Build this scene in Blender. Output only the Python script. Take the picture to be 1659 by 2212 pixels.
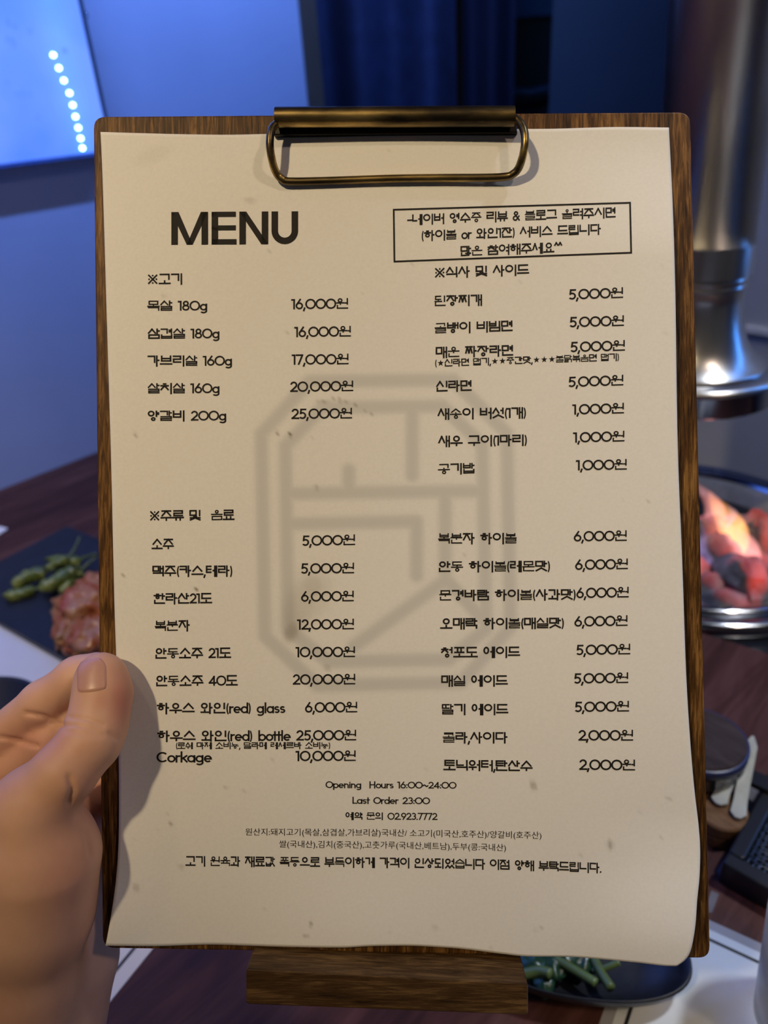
import bpy, bmesh, math, random
import numpy as np
from mathutils import Vector, Matrix, noise
random.seed(7)
for o in list(bpy.data.objects): bpy.data.objects.remove(o)
scene = bpy.context.scene
COL = scene.collection

# ------------------------------------------------------------------ camera
FPX, CX, CY = 1662.0, 829.5, 1106.0
TABLE = 0.75                      # height of the table top
CAM = Vector((0, 0, TABLE + 0.46))
PITCH, ROLL = math.radians(30), math.radians(4)
RZ = Matrix.Rotation(math.radians(45), 3, 'Z')    # the room's walls run along x and y; the phone looks in diagonally
EX, EY = RZ @ Vector((1, 0, 0)), RZ @ Vector((0, 1, 0))
FW = RZ @ Vector((0, math.cos(PITCH), -math.sin(PITCH)))
UP0 = RZ @ Vector((0, math.sin(PITCH), math.cos(PITCH)))
RT = math.cos(ROLL) * EX - math.sin(ROLL) * UP0
UP = math.cos(ROLL) * UP0 + math.sin(ROLL) * EX
cd = bpy.data.cameras.new('camera')
cam = bpy.data.objects.new('camera', cd); COL.objects.link(cam)
cam.matrix_world = Matrix(((RT.x, UP.x, -FW.x, CAM.x), (RT.y, UP.y, -FW.y, CAM.y), (RT.z, UP.z, -FW.z, CAM.z), (0, 0, 0, 1)))
cd.sensor_fit = 'VERTICAL'; cd.sensor_height = 6.8; cd.sensor_width = 5.1
cd.lens = FPX / 2212 * 6.8
cd.clip_start = 0.01; cd.clip_end = 60
cd.dof.use_dof = True; cd.dof.focus_distance = 0.281; cd.dof.aperture_fstop = 1.7
scene.camera = cam
cy_ = scene.cycles
cy_.max_bounces = 6; cy_.diffuse_bounces = 3; cy_.glossy_bounces = 3; cy_.transmission_bounces = 6; cy_.transparent_max_bounces = 6; cy_.volume_bounces = 0
cy_.use_adaptive_sampling = True; cy_.adaptive_threshold = 0.02

# ------------------------------------------------------------------ world, lights, exposure
wd = bpy.data.worlds.new('room_ambience'); scene.world = wd; wd.use_nodes = True
wd.node_tree.nodes['Background'].inputs[0].default_value = (0.72, 0.72, 0.80, 1)
wd.node_tree.nodes['Background'].inputs[1].default_value = 0.045
def area(name, loc, target, size, power, color, sizey=None):
    l = bpy.data.lights.new(name, 'AREA'); l.energy = power; l.color = color; l.size = size
    if sizey: l.shape = 'RECTANGLE'; l.size_y = sizey
    o = bpy.data.objects.new(name, l); COL.objects.link(o); loc = RZ @ Vector(loc); o.location = loc
    o.rotation_euler = (RZ @ Vector(target) - loc).to_track_quat('-Z', 'Y').to_euler()
    return o
BC = CAM + FW * 0.2827
def spot_lamp(name, loc, target, power, color, cone, radius, blend=0.4):
    l = bpy.data.lights.new(name, 'SPOT'); l.energy = power; l.color = color; l.spot_size = math.radians(cone); l.spot_blend = blend; l.shadow_soft_size = radius
    o = bpy.data.objects.new(name, l); COL.objects.link(o); loc = RZ @ Vector(loc); o.location = loc
    o.rotation_euler = (RZ @ Vector(target) - loc).to_track_quat('-Z', 'Y').to_euler(); return o
def strip_lamp(name, loc, along, aim, length, width, power, color):
    l = bpy.data.lights.new(name, 'AREA'); l.shape = 'RECTANGLE'; l.size = length; l.size_y = width; l.energy = power; l.color = color
    z = -(RZ @ Vector(aim)).normalized(); x = RZ @ Vector(along); loc = RZ @ Vector(loc); x = (x - z * x.dot(z)).normalized(); y = z.cross(x)
    o = bpy.data.objects.new(name, l); COL.objects.link(o)
    o.matrix_world = Matrix(((x.x, y.x, z.x, loc[0]), (x.y, y.y, z.y, loc[1]), (x.z, y.z, z.z, loc[2]), (0, 0, 0, 1))); return o
AIM = RZ.inverted() @ (BC + UP * 0.12 - RT * 0.03); BC0 = RZ.inverted() @ BC
spot_lamp('downlight_left', (-0.62, -0.55, 2.34), AIM, 56.0, (1.0, 0.78, 0.46), 28, 0.035, 1.0)
spot_lamp('downlight_right', (0.80, -0.45, 2.34), BC0, 15.0, (1.0, 0.76, 0.58), 50, 0.05, 0.8)
spot_lamp('fill_grey_wall', (1.05, 0.10, 2.34), (0.88, 0.92, 1.0), 95.0, (1.0, 0.97, 0.93), 46, 0.30, 0.9)  # added fill, no lamp seen here: brightens the grey wall
spot_lamp('fill_table_right', (0.80, 0.36, 2.34), (0.24, 0.33, 0.75), 50.0, (0.86, 0.92, 1.0), 32, 0.06, 0.9)  # added cool fill over the right table and the sheet's right side
strip_lamp('led_strip_blue_wall', (-0.18, 0.78, 1.74), (1, 1, 0), (-1, 1, -0.35), 1.3, 0.03, 13.0, (0.21, 0.38, 1.0))
strip_lamp('led_strip_blue_right', (1.12, 0.60, 1.60), (0, 0, 1), (-1, -0.1, 0), 1.3, 0.012, 2.6, (0.05, 0.28, 1.0))
spot_lamp('fill_table_left', (-0.45, 0.30, 2.34), (-0.40, 0.55, 0.75), 34.0, (1.0, 0.80, 0.50), 40, 0.05, 0.8)  # added warm fill for the left part of the table
area('led_strip_blue_back', (0.9, 1.9, 2.3), (0.5, 2.8, 1.4), 0.8, 0.9, (0.06, 0.22, 1.0), 0.1)
vs = scene.view_settings
vs.view_transform = 'Standard'; vs.look = 'None'; vs.exposure = 0.0; vs.gamma = 1.0; vs.use_curve_mapping = False

# ------------------------------------------------------------------ projection helpers
def ray(px, py): return FW + RT * ((px - CX) / FPX) - UP * ((py - CY) / FPX)
def at(px, py, h=0.0):            # the point over/on the table seen at this pixel, h above the table top
    d = ray(px, py); return CAM + d * ((TABLE + h - CAM.z) / d.z)
def dep(px, py, z): return CAM + ray(px, py) * z
def px_of(P):
    v = Vector(P) - CAM; z = v.dot(FW)
    return CX + FPX * v.dot(RT) / z, CY - FPX * v.dot(UP) / z
def height_at(P, py):             # height above the table on the vertical through P that shows at row py
    lo, hi = -0.5, 2.5
    for _ in range(50):
        m = (lo + hi) / 2
        if px_of((P.x, P.y, TABLE + m))[1] > py: lo = m
        else: hi = m
    return (lo + hi) / 2
def ss(x):
    x = min(1.0, max(0.0, x)); return x * x * (3 - 2 * x)

# ------------------------------------------------------------------ materials
def new_mat(name):
    m = bpy.data.materials.new(name); m.use_nodes = True
    return m, m.node_tree, m.node_tree.nodes['Principled BSDF']
def ramp(nt, fac, stops):
    r = nt.nodes.new('ShaderNodeValToRGB'); e = r.color_ramp.elements
    while len(e) > 1: e.remove(e[-1])
    e[0].position = stops[0][0]; e[0].color = (*stops[0][1], 1)
    for p, c in stops[1:]:
        k = e.new(p); k.color = (*c, 1)
    nt.links.new(fac, r.inputs[0]); return r
def noise_node(nt, scale, detail=4, stretch=(1, 1, 1), rough=0.55, dist=0.0, coord='Object'):
    tc = nt.nodes.new('ShaderNodeTexCoord'); mp = nt.nodes.new('ShaderNodeMapping')
    mp.inputs['Scale'].default_value = stretch
    nt.links.new(tc.outputs[coord], mp.inputs[0])
    n = nt.nodes.new('ShaderNodeTexNoise'); n.inputs['Scale'].default_value = scale
    n.inputs['Detail'].default_value = detail; n.inputs['Roughness'].default_value = rough; n.inputs['Distortion'].default_value = dist
    nt.links.new(mp.outputs[0], n.inputs['Vector']); return n
def bump(nt, b, src, strength, distance=0.001):
    k = nt.nodes.new('ShaderNodeBump'); k.inputs['Strength'].default_value = strength; k.inputs['Distance'].default_value = distance
    nt.links.new(src, k.inputs['Height']); nt.links.new(k.outputs[0], b.inputs['Normal'])
def plain(name, col, rough=0.5, metal=0.0, var=0.12, scale=40, bmp=0.0, spec=0.5, coat=0.0, stretch=(1, 1, 1)):
    m, nt, b = new_mat(name)
    n = noise_node(nt, scale, 4, stretch)
    lo = tuple(c * (1 - var) for c in col); hi = tuple(min(1, c * (1 + var)) for c in col)
    r = ramp(nt, n.outputs[0], [(0.3, lo), (0.7, hi)])
    nt.links.new(r.outputs[0], b.inputs['Base Color'])
    b.inputs['Roughness'].default_value = rough; b.inputs['Metallic'].default_value = metal
    b.inputs['Specular IOR Level'].default_value = spec; b.inputs['Coat Weight'].default_value = coat
    if bmp: bump(nt, b, n.outputs[0], bmp)
    return m
def wood(name, dark, mid, light, stretch, scale=30, rough=0.55, bmp=0.25):
    m, nt, b = new_mat(name)
    n1 = noise_node(nt, scale, 6, stretch, 0.65, 0.6)
    n2 = noise_node(nt, scale * 0.16, 3, stretch, 0.5, 1.2)
    mx = nt.nodes.new('ShaderNodeMath'); mx.operation = 'MULTIPLY_ADD'; mx.inputs[1].default_value = 0.6
    nt.links.new(n1.outputs[0], mx.inputs[0])
    m2 = nt.nodes.new('ShaderNodeMath'); m2.operation = 'MULTIPLY'; m2.inputs[1].default_value = 0.4
    nt.links.new(n2.outputs[0], m2.inputs[0]); nt.links.new(m2.outputs[0], mx.inputs[2])
    r = ramp(nt, mx.outputs[0], [(0.36, dark), (0.50, mid), (0.64, light)])
    nt.links.new(r.outputs[0], b.inputs['Base Color']); b.inputs['Roughness'].default_value = rough
    b.inputs['Specular IOR Level'].default_value = 0.18
    bump(nt, b, n1.outputs[0], bmp, 0.0004)
    return m
def emit(name, col, strength):
    m, nt, b = new_mat(name)
    b.inputs['Base Color'].default_value = (*[c * 0.3 for c in col], 1)
    b.inputs['Emission Color'].default_value = (*col, 1); b.inputs['Emission Strength'].default_value = strength
    return m
def glass(name, col, rough=0.05, ior=1.45, alpha=None):
    m, nt, b = new_mat(name)
    b.inputs['Base Color'].default_value = (*col, 1); b.inputs['Roughness'].default_value = rough
    b.inputs['Transmission Weight'].default_value = 1.0; b.inputs['IOR'].default_value = ior
    if alpha is not None: b.inputs['Alpha'].default_value = alpha
    return m

# ------------------------------------------------------------------ mesh builder
class MB:
    def __init__(s): s.v = []; s.f = []
    def add(s, vs, fs):
        k = len(s.v); s.v += [tuple(v) for v in vs]; s.f += [tuple(i + k for i in f) for f in fs]; return s
    def hexa(s, b4, t4):            # bottom ring, top ring (both counter-clockwise from above)
        return s.add(list(b4) + list(t4), [(3, 2, 1, 0), (4, 5, 6, 7), (0, 1, 5, 4), (1, 2, 6, 5), (2, 3, 7, 6), (3, 0, 4, 7)])
    def box(s, c, d):
        x, y, z = c; a, b, h = d[0] / 2, d[1] / 2, d[2] / 2
        r = lambda zz: [(x - a, y - b, zz), (x + a, y - b, zz), (x + a, y + b, zz), (x - a, y + b, zz)]
        return s.hexa(r(z - h), r(z + h))
    def prism(s, poly, z0, z1):     # polygon in xy extruded in z
        n = len(poly)
        vs = [(p[0], p[1], z0) for p in poly] + [(p[0], p[1], z1) for p in poly]
        return s.add(vs, [tuple(range(n))[::-1], tuple(range(n, 2 * n))] + [(i, (i + 1) % n, n + (i + 1) % n, n + i) for i in range(n)])
    def bevel_prism(s, poly, z0, z1, c):   # extruded polygon with chamfered rims (c inset)
        n = len(poly); cx = sum(p[0] for p in poly) / n; cy = sum(p[1] for p in poly) / n
        def off(k):
            out = []
            for i in range(n):
                a = Vector(poly[i - 1][:2]); b = Vector(poly[i][:2]); d = Vector(poly[(i + 1) % n][:2])
                e1 = (b - a).normalized(); e2 = (d - b).normalized(); nn = Vector((-e1.y - e2.y, e1.x + e2.x))
                nn = nn.normalized() if nn.length > 1e-9 else Vector((0, 0))
                if nn.dot(Vector((cx, cy)) - b) < 0: nn = -nn
                out.append(b + nn * k)
            return out
        rings = [(off(c), z0), (off(c * .3), z0 + c * .3), (off(0), z0 + c), (off(0), z1 - c), (off(c * .3), z1 - c * .3), (off(c), z1)]
        vs = []; fs = []
        for r, z in rings: vs += [(p.x, p.y, z) for p in r]
        for k in range(5):
            for i in range(n): fs.append((k * n + i, k * n + (i + 1) % n, (k + 1) * n + (i + 1) % n, (k + 1) * n + i))
        fs.append(tuple(range(n))[::-1]); fs.append(tuple(range(5 * n, 6 * n)))
        return s.add(vs, fs)
    def tube(s, path, rad, n=12, cap=True, flat=1.0, ref=None):
        path = [Vector(p) for p in path]; m = len(path)
        rr = rad if isinstance(rad, (list, tuple)) else [rad] * m
        vs = []; fs = []; u = Vector(ref) if ref else None
        for i in range(m):
            t = (path[min(i + 1, m - 1)] - path[max(i - 1, 0)]).normalized()
            if u is None: u = t.orthogonal()
            u = (u - t * u.dot(t)).normalized(); w = t.cross(u)
            for k in range(n):
                a = 2 * math.pi * k / n
                vs.append(path[i] + u * (rr[i] * math.cos(a)) + w * (rr[i] * flat * math.sin(a)))
        for i in range(m - 1):
            for k in range(n): fs.append((i * n + k, i * n + (k + 1) % n, (i + 1) * n + (k + 1) % n, (i + 1) * n + k))
        if cap: fs.append(tuple(range(n))[::-1]); fs.append(tuple(range((m - 1) * n, m * n)))
        return s.add(vs, fs)
    def lathe(s, prof, n=48, c=(0, 0), closed=False):   # (r, z) profile round the z axis
        m = len(prof); vs = []; fs = []
        for r, z in prof:
            for k in range(n):
                a = 2 * math.pi * k / n; vs.append((c[0] + r * math.cos(a), c[1] + r * math.sin(a), z))
        for i in range(m if closed else m - 1):
            j = (i + 1) % m
            for k in range(n): fs.append((i * n + k, i * n + (k + 1) % n, j * n + (k + 1) % n, j * n + k))
        if not closed:
            if prof[0][0] > 1e-6: fs.append(tuple(range(n))[::-1])
            if prof[-1][0] > 1e-6: fs.append(tuple(range((m - 1) * n, m * n)))
        return s.add(vs, fs)
    def blob(s, c, rad, amp=0.2, freq=3.0, n=20, seed=0, rot=0.0, ridge=False):
        vs = []; fs = []; m = n // 2; cr, sr = math.cos(rot), math.sin(rot)
        for i in range(m + 1):
            th = math.pi * i / m
            for k in range(n):
                a = 2 * math.pi * k / n; d = Vector((math.sin(th) * math.cos(a), math.sin(th) * math.sin(a), math.cos(th)))
                q = noise.noise(d * freq + Vector((seed * 7.1, seed * 3.3, seed)))
                if ridge: q = 0.6 * q + 0.55 * (0.5 - abs(noise.noise(d * freq * 2.1 + Vector((seed, 5, seed * 2)))) * 2)
                r = 1 + amp * q
                p = Vector((d.x * rad[0] * r, d.y * rad[1] * r, d.z * rad[2] * r))
                vs.append((c[0] + p.x * cr - p.y * sr, c[1] + p.x * sr + p.y * cr, c[2] + p.z))
        for i in range(m):
            for k in range(n): fs.append((i * n + k, (i + 1) * n + k, (i + 1) * n + (k + 1) % n, i * n + (k + 1) % n))
        return s.add(vs, fs)
    def build(s, name, mat, parent=None, smooth=False, frame=None, world=True):
        """world=True: coordinates are world ones and are moved into the thing's own frame"""
        M = frame if frame is not None else (parent_frame(parent) if parent else Matrix.Identity(4))
        me = bpy.data.meshes.new(name)
        vs = s.v
        if world:
            I = M.inverted(); vs = [tuple(I @ Vector(v)) for v in vs]
        me.from_pydata(vs, [], s.f); me.update()
        bm = bmesh.new(); bm.from_mesh(me); bmesh.ops.recalc_face_normals(bm, faces=bm.faces); bm.to_mesh(me); bm.free()
        if smooth:
            for p in me.polygons: p.use_smooth = True
        o = bpy.data.objects.new(name, me); COL.objects.link(o)
        if mat: me.materials.append(mat)
        if parent: o.parent = parent
        else: o.matrix_world = M
        FR[o.name] = M
        return o
FR = {}
def parent_frame(p): return FR[p.name]
def auto_smooth(o, ang=35):
    for p in o.data.polygons: p.use_smooth = True
    bm = bmesh.new(); bm.from_mesh(o.data)
    for e in bm.edges:
        e.smooth = not (len(e.link_faces) == 2 and e.calc_face_angle(0) > math.radians(ang))
    bm.to_mesh(o.data); bm.free(); return o
def frame(loc, xdir=(1, 0, 0), zdir=(0, 0, 1)):
    z = Vector(zdir).normalized(); x = Vector(xdir); x = (x - z * x.dot(z)).normalized(); y = z.cross(x); l = Vector(loc)
    return Matrix(((x.x, y.x, z.x, l.x), (x.y, y.y, z.y, l.y), (x.z, y.z, z.z, l.z), (0, 0, 0, 1)))
def thing(name, label, cat, M, group=None):
    o = bpy.data.objects.new(name, None); COL.objects.link(o); o.empty_display_size = 0.02
    o.matrix_world = M; FR[o.name] = M; tag(o, label, cat, group); return o
def tag(o, label, cat, group=None):
    o['label'] = label; o['category'] = cat
    if group: o['group'] = group
    return o
def struct(o): o['kind'] = 'structure'; return o

A45 = Vector((0, 1, 0))   # along the blue wall, away from the camera
B45 = Vector((-1, 0, 0))                                           # towards the blue wall

# ================================================================== THE ROOM
m_bluewall = plain('painted_wall', (0.37, 0.45, 0.68), 0.75, var=0.05, scale=6, bmp=0.05)
m_greywall = plain('grey_wall_paint', (0.42, 0.43, 0.45), 0.8, var=0.05, scale=5, bmp=0.05)
m_dark = plain('dark_room_paint', (0.05, 0.06, 0.09), 0.8, var=0.1, scale=5)
m_floor = plain('dark_floor', (0.06, 0.055, 0.05), 0.6, var=0.2, scale=8)
m_trim = plain('dark_brown_trim', (0.07, 0.055, 0.045), 0.55, var=0.15, scale=12)
def ab(a, b, z=0.0): v = A45 * a + B45 * b; return Vector((v.x, v.y, z))
wb = at(105, 1016).dot(B45)                    # the wall stands at this distance along B45
# where the blue wall ends: column seen at pixel (650, 120)
d = ray(655, 120); t = (wb - CAM.dot(B45)) / d.dot(B45); wall_end = (CAM + d * t).dot(A45)
SF = frame((0, 0, 0), A45)
def slab(a0, a1, b0, b1, z0, z1):
    return MB().hexa([ab(a0, b0, z0), ab(a1, b0, z0), ab(a1, b1, z0), ab(a0, b1, z0)], [ab(a0, b0, z1), ab(a1, b0, z1), ab(a1, b1, z1), ab(a0, b1, z1)])
struct(slab(-2.2, 4.6, -2.6, 4.0, -0.1, 0).build('floor', m_floor, frame=SF))
struct(slab(-2.2, 4.6, -2.6, 4.0, 2.4, 2.5).build('ceiling', m_dark, frame=SF))
struct(slab(-2.2, wall_end, wb, wb + 0.14, 0, 2.4).build('wall_left', m_bluewall, frame=SF))
struct(slab(wall_end, wall_end + 0.03, wb - 0.006, wb + 0.15, 0, 2.4).build('trim_1', m_trim, frame=SF))
struct(slab(4.4, 4.6, -2.6, 4.0, 0, 2.4).build('wall_back', m_dark, frame=SF))
gp = at(1490, 1158)                            # centre of the charcoal grill on the table
gx = 1.28
d = ray(1500, 520); t = (gx - CAM.dot(A45)) / d.dot(A45); grey_b = (CAM + d * t).dot(B45)
struct(slab(gx, gx + 0.12, -2.6, grey_b, 0, 2.4).build('wall_right', m_greywall, frame=SF))

# ---- table
m_table = wood('table_wood', (0.036, 0.013, 0.010), (0.070, 0.026, 0.021), (0.12, 0.052, 0.043), (1, 9, 1), 9, 0.40, 0.08)
tf = frame(ab(0.2, 0.3, 0), A45)
tb = thing('dining_table', 'dark reddish brown wooden dining table pushed against the blue wall', 'table', tf)
e0, e1 = at(1530, 1372), at(1659, 1412)        # front edge of the recess round the grill
TA0, TA1, TB0, TB1 = -0.55, gp.dot(A45) + 0.160, -0.75, wb - 0.002
mb = MB()
poly = [ab(TA0, TB0), ab(TA1, TB0), ab(TA1, TB1), ab(TA0, TB1)]
cut = 0.004
# top with an opening for the grill recess
ua = (e0 - e1).normalized(); un = Vector((-ua.y, ua.x, 0));
if un.dot(gp - e0) < 0: un = -un
c0 = e0 + ua * 0.22; c1 = e0 - ua * 0.30
depth = (gp - e0).dot(un) + 0.150
R4 = [c1, c0, c0 + un * depth, c1 + un * depth]
# outer rectangle in the same order
def outer(p): return p
O4 = [ab(TA0, TB0), ab(TA0, TB1), ab(TA1, TB1), ab(TA1, TB0)]
mt = MB()
def ringtop(z): return [(p.x, p.y, z) for p in O4] + [(p.x, p.y, z) for p in R4]
vs_ = ringtop(TABLE - 0.012) + ringtop(TABLE)
fs_ = []
for i in range(4):
    j = (i + 1) % 4
    fs_ += [(8 + i, 8 + j, 12 + j, 12 + i), (i, 4 + i, 4 + j, j), (i, j, 8 + j, 8 + i), (4 + i, 12 + i, 12 + j, 4 + j)]
mt.add(vs_, fs_); mt.build('table_top', m_table, tb)
MB().add(ringtop(TABLE - 0.035) + ringtop(TABLE - 0.0125), fs_).build('under_board', m_table, tb)
m_black = plain('black_metal', (0.012, 0.013, 0.018), 0.22, 0.0, var=0.2, scale=30, coat=0.4)
rm = MB(); nr_ = 72; hole = .1265 * 1.09
def quad_edge(dr):                # where a ray from the grill centre leaves the recess
    best = 9
    for k in range(4):
        p, q = R4[k], R4[(k + 1) % 4]; e = q - p; den = dr.x * e.y - dr.y * e.x
        if abs(den) < 1e-9: continue
        w = p - gp; t_ = (w.x * e.y - w.y * e.x) / den; u_ = (w.x * dr.y - w.y * dr.x) / den
        if t_ > 0 and -1e-6 <= u_ <= 1 + 1e-6: best = min(best, t_)
    return best
angs = sorted([2 * math.pi * k / nr_ for k in range(nr_)] + [math.atan2(p.y - gp.y, p.x - gp.x) % (2 * math.pi) for p in R4])
vs_ = []
for a in angs:
    dr = Vector((math.cos(a), math.sin(a), 0)); i_, o_ = gp + dr * hole, gp + dr * max(quad_edge(dr), hole + .002)
    vs_ += [(i_.x, i_.y, TABLE - .0119), (o_.x, o_.y, TABLE - .0119), (o_.x, o_.y, TABLE - .009), (i_.x, i_.y, TABLE - .009)]
nq = len(angs); fs_ = []
for k in range(nq):
    for c in range(4): fs_.append((4 * k + c, 4 * k + (c + 1) % 4, 4 * ((k + 1) % nq) + (c + 1) % 4, 4 * ((k + 1) % nq) + c))
rm.add(vs_, fs_).build('grill_recess', m_black, tb)
for a, b in ((TA0 + .06, TB0 + .06), (TA1 - .06, TB0 + .06), (TA1 - .06, TB1 - .06), (TA0 + .06, TB1 - .06)):
    slab(a - .03, a + .03, b - .03, b + .03, 0, TABLE - 0.035).build('leg', m_table, tb)

# ---- glass panel on the blue wall; its blue and LED reflections are emitted
def wall_pt(px, py, off=0.0):
    d = ray(px, py); t = (wb - off - CAM.dot(B45)) / d.dot(B45); return CAM + d * t
q_br = wall_pt(248, 331, 0.028); q_tr = wall_pt(203, 0, 0.028)
pf = frame(q_br, -A45, -B45)
pn = thing('glass_panel', 'blue glass wall panel with smudges, glowing in place of its reflection of blue LEDs', 'wall panel', pf)
bottom_z = q_br.z; a_right = q_br.dot(A45)
m_panel, nt, bb = new_mat('blue_reflection_glow')  # emission stands in for the blue room mirrored in the glass
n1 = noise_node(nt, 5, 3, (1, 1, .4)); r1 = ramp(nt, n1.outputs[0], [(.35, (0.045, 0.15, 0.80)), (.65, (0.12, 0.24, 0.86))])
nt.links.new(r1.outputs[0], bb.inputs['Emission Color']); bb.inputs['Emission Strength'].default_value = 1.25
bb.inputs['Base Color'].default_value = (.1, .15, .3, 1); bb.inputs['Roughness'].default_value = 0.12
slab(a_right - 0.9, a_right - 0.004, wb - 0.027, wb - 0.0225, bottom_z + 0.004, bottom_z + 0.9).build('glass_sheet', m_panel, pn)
m_edge = plain('panel_edge_dark', (0.02, 0.03, 0.07), 0.3)
slab(a_right - 0.0045, a_right, wb - 0.029, wb - 0.001, bottom_z, bottom_z + 0.9).build('side_rim', m_edge, pn)
slab(a_right - 0.9, a_right - 0.0045, wb - 0.029, wb - 0.001, bottom_z, bottom_z + 0.004).build('bottom_rim', plain('panel_edge_blue', (.06, .14, .5), .3), pn)
slab(a_right - 0.895, a_right - 0.005, wb - 0.022, wb - 0.001, bottom_z + 0.005, bottom_z + 0.89).build('backing', m_edge, pn)
m_led_refl = emit('led_reflection_cyan', (0.45, 0.85, 1.0), 9.0)  # glowing dots drawn in place of a mirrored LED row
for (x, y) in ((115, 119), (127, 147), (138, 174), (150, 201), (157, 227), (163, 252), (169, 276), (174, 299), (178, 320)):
    c = wall_pt(x, y, 0.0275); mb = MB(); mb.blob(c, (0.0030, 0.0030, 0.0026), 0.0, 1, 12); mb.build('led_reflection', m_led_refl, pn, True)
m_smear = plain('water_mark', (.25, .35, .6), .3)
# drips on the glass: thin raised water marks
for i in range(16):
    x = random.uniform(5, 190); y = random.uniform(20, 330)
    if abs(x - (115 + (y - 119) * .3)) < 26: continue
    c = wall_pt(x, y, 0.0272); mb = MB(); s_ = random.uniform(.0015, .0032)
    mb.blob(c, (s_, s_, s_ * random.uniform(1, 2)), .2, 2, 10, i); mb.build('water_mark', glass('clear_drop', (.8, .9, 1), .02), pn, True)

# ---- things behind the opening: curtain, door leaf, shelf
m_curtain = plain('navy_curtain', (0.018, 0.032, 0.10), 0.85, var=0.2, scale=30)
def far(px, dist):                               # foot point of the vertical seen at (px, 120), at horizontal distance
    d = ray(px, 120); h = math.hypot(d.x, d.y); p = CAM + d * (dist / h); return Vector((p.x, p.y, 0))
def curtain(name, label, xs, dist, amp, folds, mat, z1=2.35):
    a = far(xs[0], dist); b = far(xs[1], dist); u = (b - a); n = 90; nrm = Vector((-u.y, u.x, 0)).normalized()
    vs = []; fs = []
    for k in range(n + 1):
        s = k / n; p = a + u * s + nrm * (amp * math.sin(folds * 2 * math.pi * s) + amp * .4 * math.sin(folds * 5.3 * s + 1))
        for off in (0, .004): vs += [(p + nrm * off).to_tuple()[:2] + (0.02,), (p + nrm * off).to_tuple()[:2] + (z1,)]
    for k in range(n):
        i = 4 * k; j = i + 4
        fs += [(i, j, j + 1, i + 1), (i + 2, i + 3, j + 3, j + 2), (i + 1, j + 1, j + 3, i + 3), (i, i + 2, j + 2, j)]
    fs += [(0, 1, 3, 2), (4 * n, 4 * n + 2, 4 * n + 3, 4 * n + 1)]
    o = MB().add(vs, fs).build(name, mat, None, True, frame((a + b) / 2, u)); return tag(o, label, 'curtain')
curtain('curtain', 'navy blue curtain hanging in soft folds beside the blue wall end', (672, 988), 1.75, 0.025, 2.2, m_curtain)
curtain('curtain', 'narrow dark navy curtain behind the brass clip, right of the wide one', (1000, 1112), 1.85, 0.02, 1.3, plain('dark_navy_cloth', (.008, .014, .05), .85))
m_slate = plain('slate_door', (0.035, 0.065, 0.115), 0.6, var=0.06, scale=6)
def leaf(name, label, cat, xs, dist, z0, z1, mat, th=.04):
    a = far(xs[0], dist); b = far(xs[1], dist); u = (b - a).normalized(); nr = Vector((-u.y, u.x, 0))
    M = frame((a + b) / 2 + Vector((0, 0, z0)), u); w = (b - a).length
    mb = MB().bevel_prism([(-w / 2, 0), (w / 2, 0), (w / 2, th), (-w / 2, th)], 0, z1 - z0, .004)
    return M, mb
M, mb = leaf('x', '', '', (1190, 1452), 1.8, 0.01, 2.2, m_slate)
dr = thing('door_leaf', 'dark slate blue door leaf standing open behind the menu board', 'door', M)
mb.build('panel', m_slate, dr, world=False)
w_ = (far(1452, 1.8) - far(1190, 1.8)).length
MB().box((w_ / 2 + .012, .02, 1.1), (.016, .05, 2.2)).build('edge_strip', plain('black_edge', (.004, .005, .01), .5), dr, world=False)
M, mb = leaf('x', '', '', (1085, 1215), 2.6, 1.30, 2.3, None)
tc_ = plain('teal_board', (.02, .10, .22), .6)
hz_ = [2.6]
a_ = far(1150, 2.6); zt = None
lo, hi = 0.3, 2.6
for _ in range(40):
    mid = (lo + hi) / 2
    if px_of((a_.x, a_.y, mid))[1] > 37: lo = mid
    else: hi = mid
M, mb = leaf('x', '', '', (1085, 1215), 2.6, lo, 2.35, None)
tag(mb.build('sign_board', tc_, None, frame=M, world=False), 'dim teal board high up between the curtain and the slate door', 'board')
a_ = far(1150, 2.55); lo2, hi2 = 0.3, 2.6
for _ in range(40):
    mid = (lo2 + hi2) / 2
    if px_of((a_.x, a_.y, mid))[1] > 190: lo2 = mid
    else: hi2 = mid
p0, p1 = far(1092, 2.55), far(1205, 2.55)
mb = MB().tube([p0 + Vector((0, 0, lo2 - .004)), (p0 + p1) / 2 + Vector((0, 0, lo2 - .012)), p1 + Vector((0, 0, lo2))], .010, 12)
cb = slab(0, 0.001, 0, .001, 0, .001)
cab_M = frame(far(1150, 2.62), (p1 - p0))
shelf = thing('shelf_stand', 'black shelf stand with a pale rail in the dark gap', 'shelf', cab_M)
mb.build('rail', plain('dull_rail', (.05, .12, .2), .4), shelf, True)
wS = (far(1215, 2.62) - far(1085, 2.62)).length
MB().box((0, .06, lo / 2), (wS, .1, lo - .01)).build('body', plain('black_shelf', (.004, .006, .012), .6), shelf, world=False)

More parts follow.
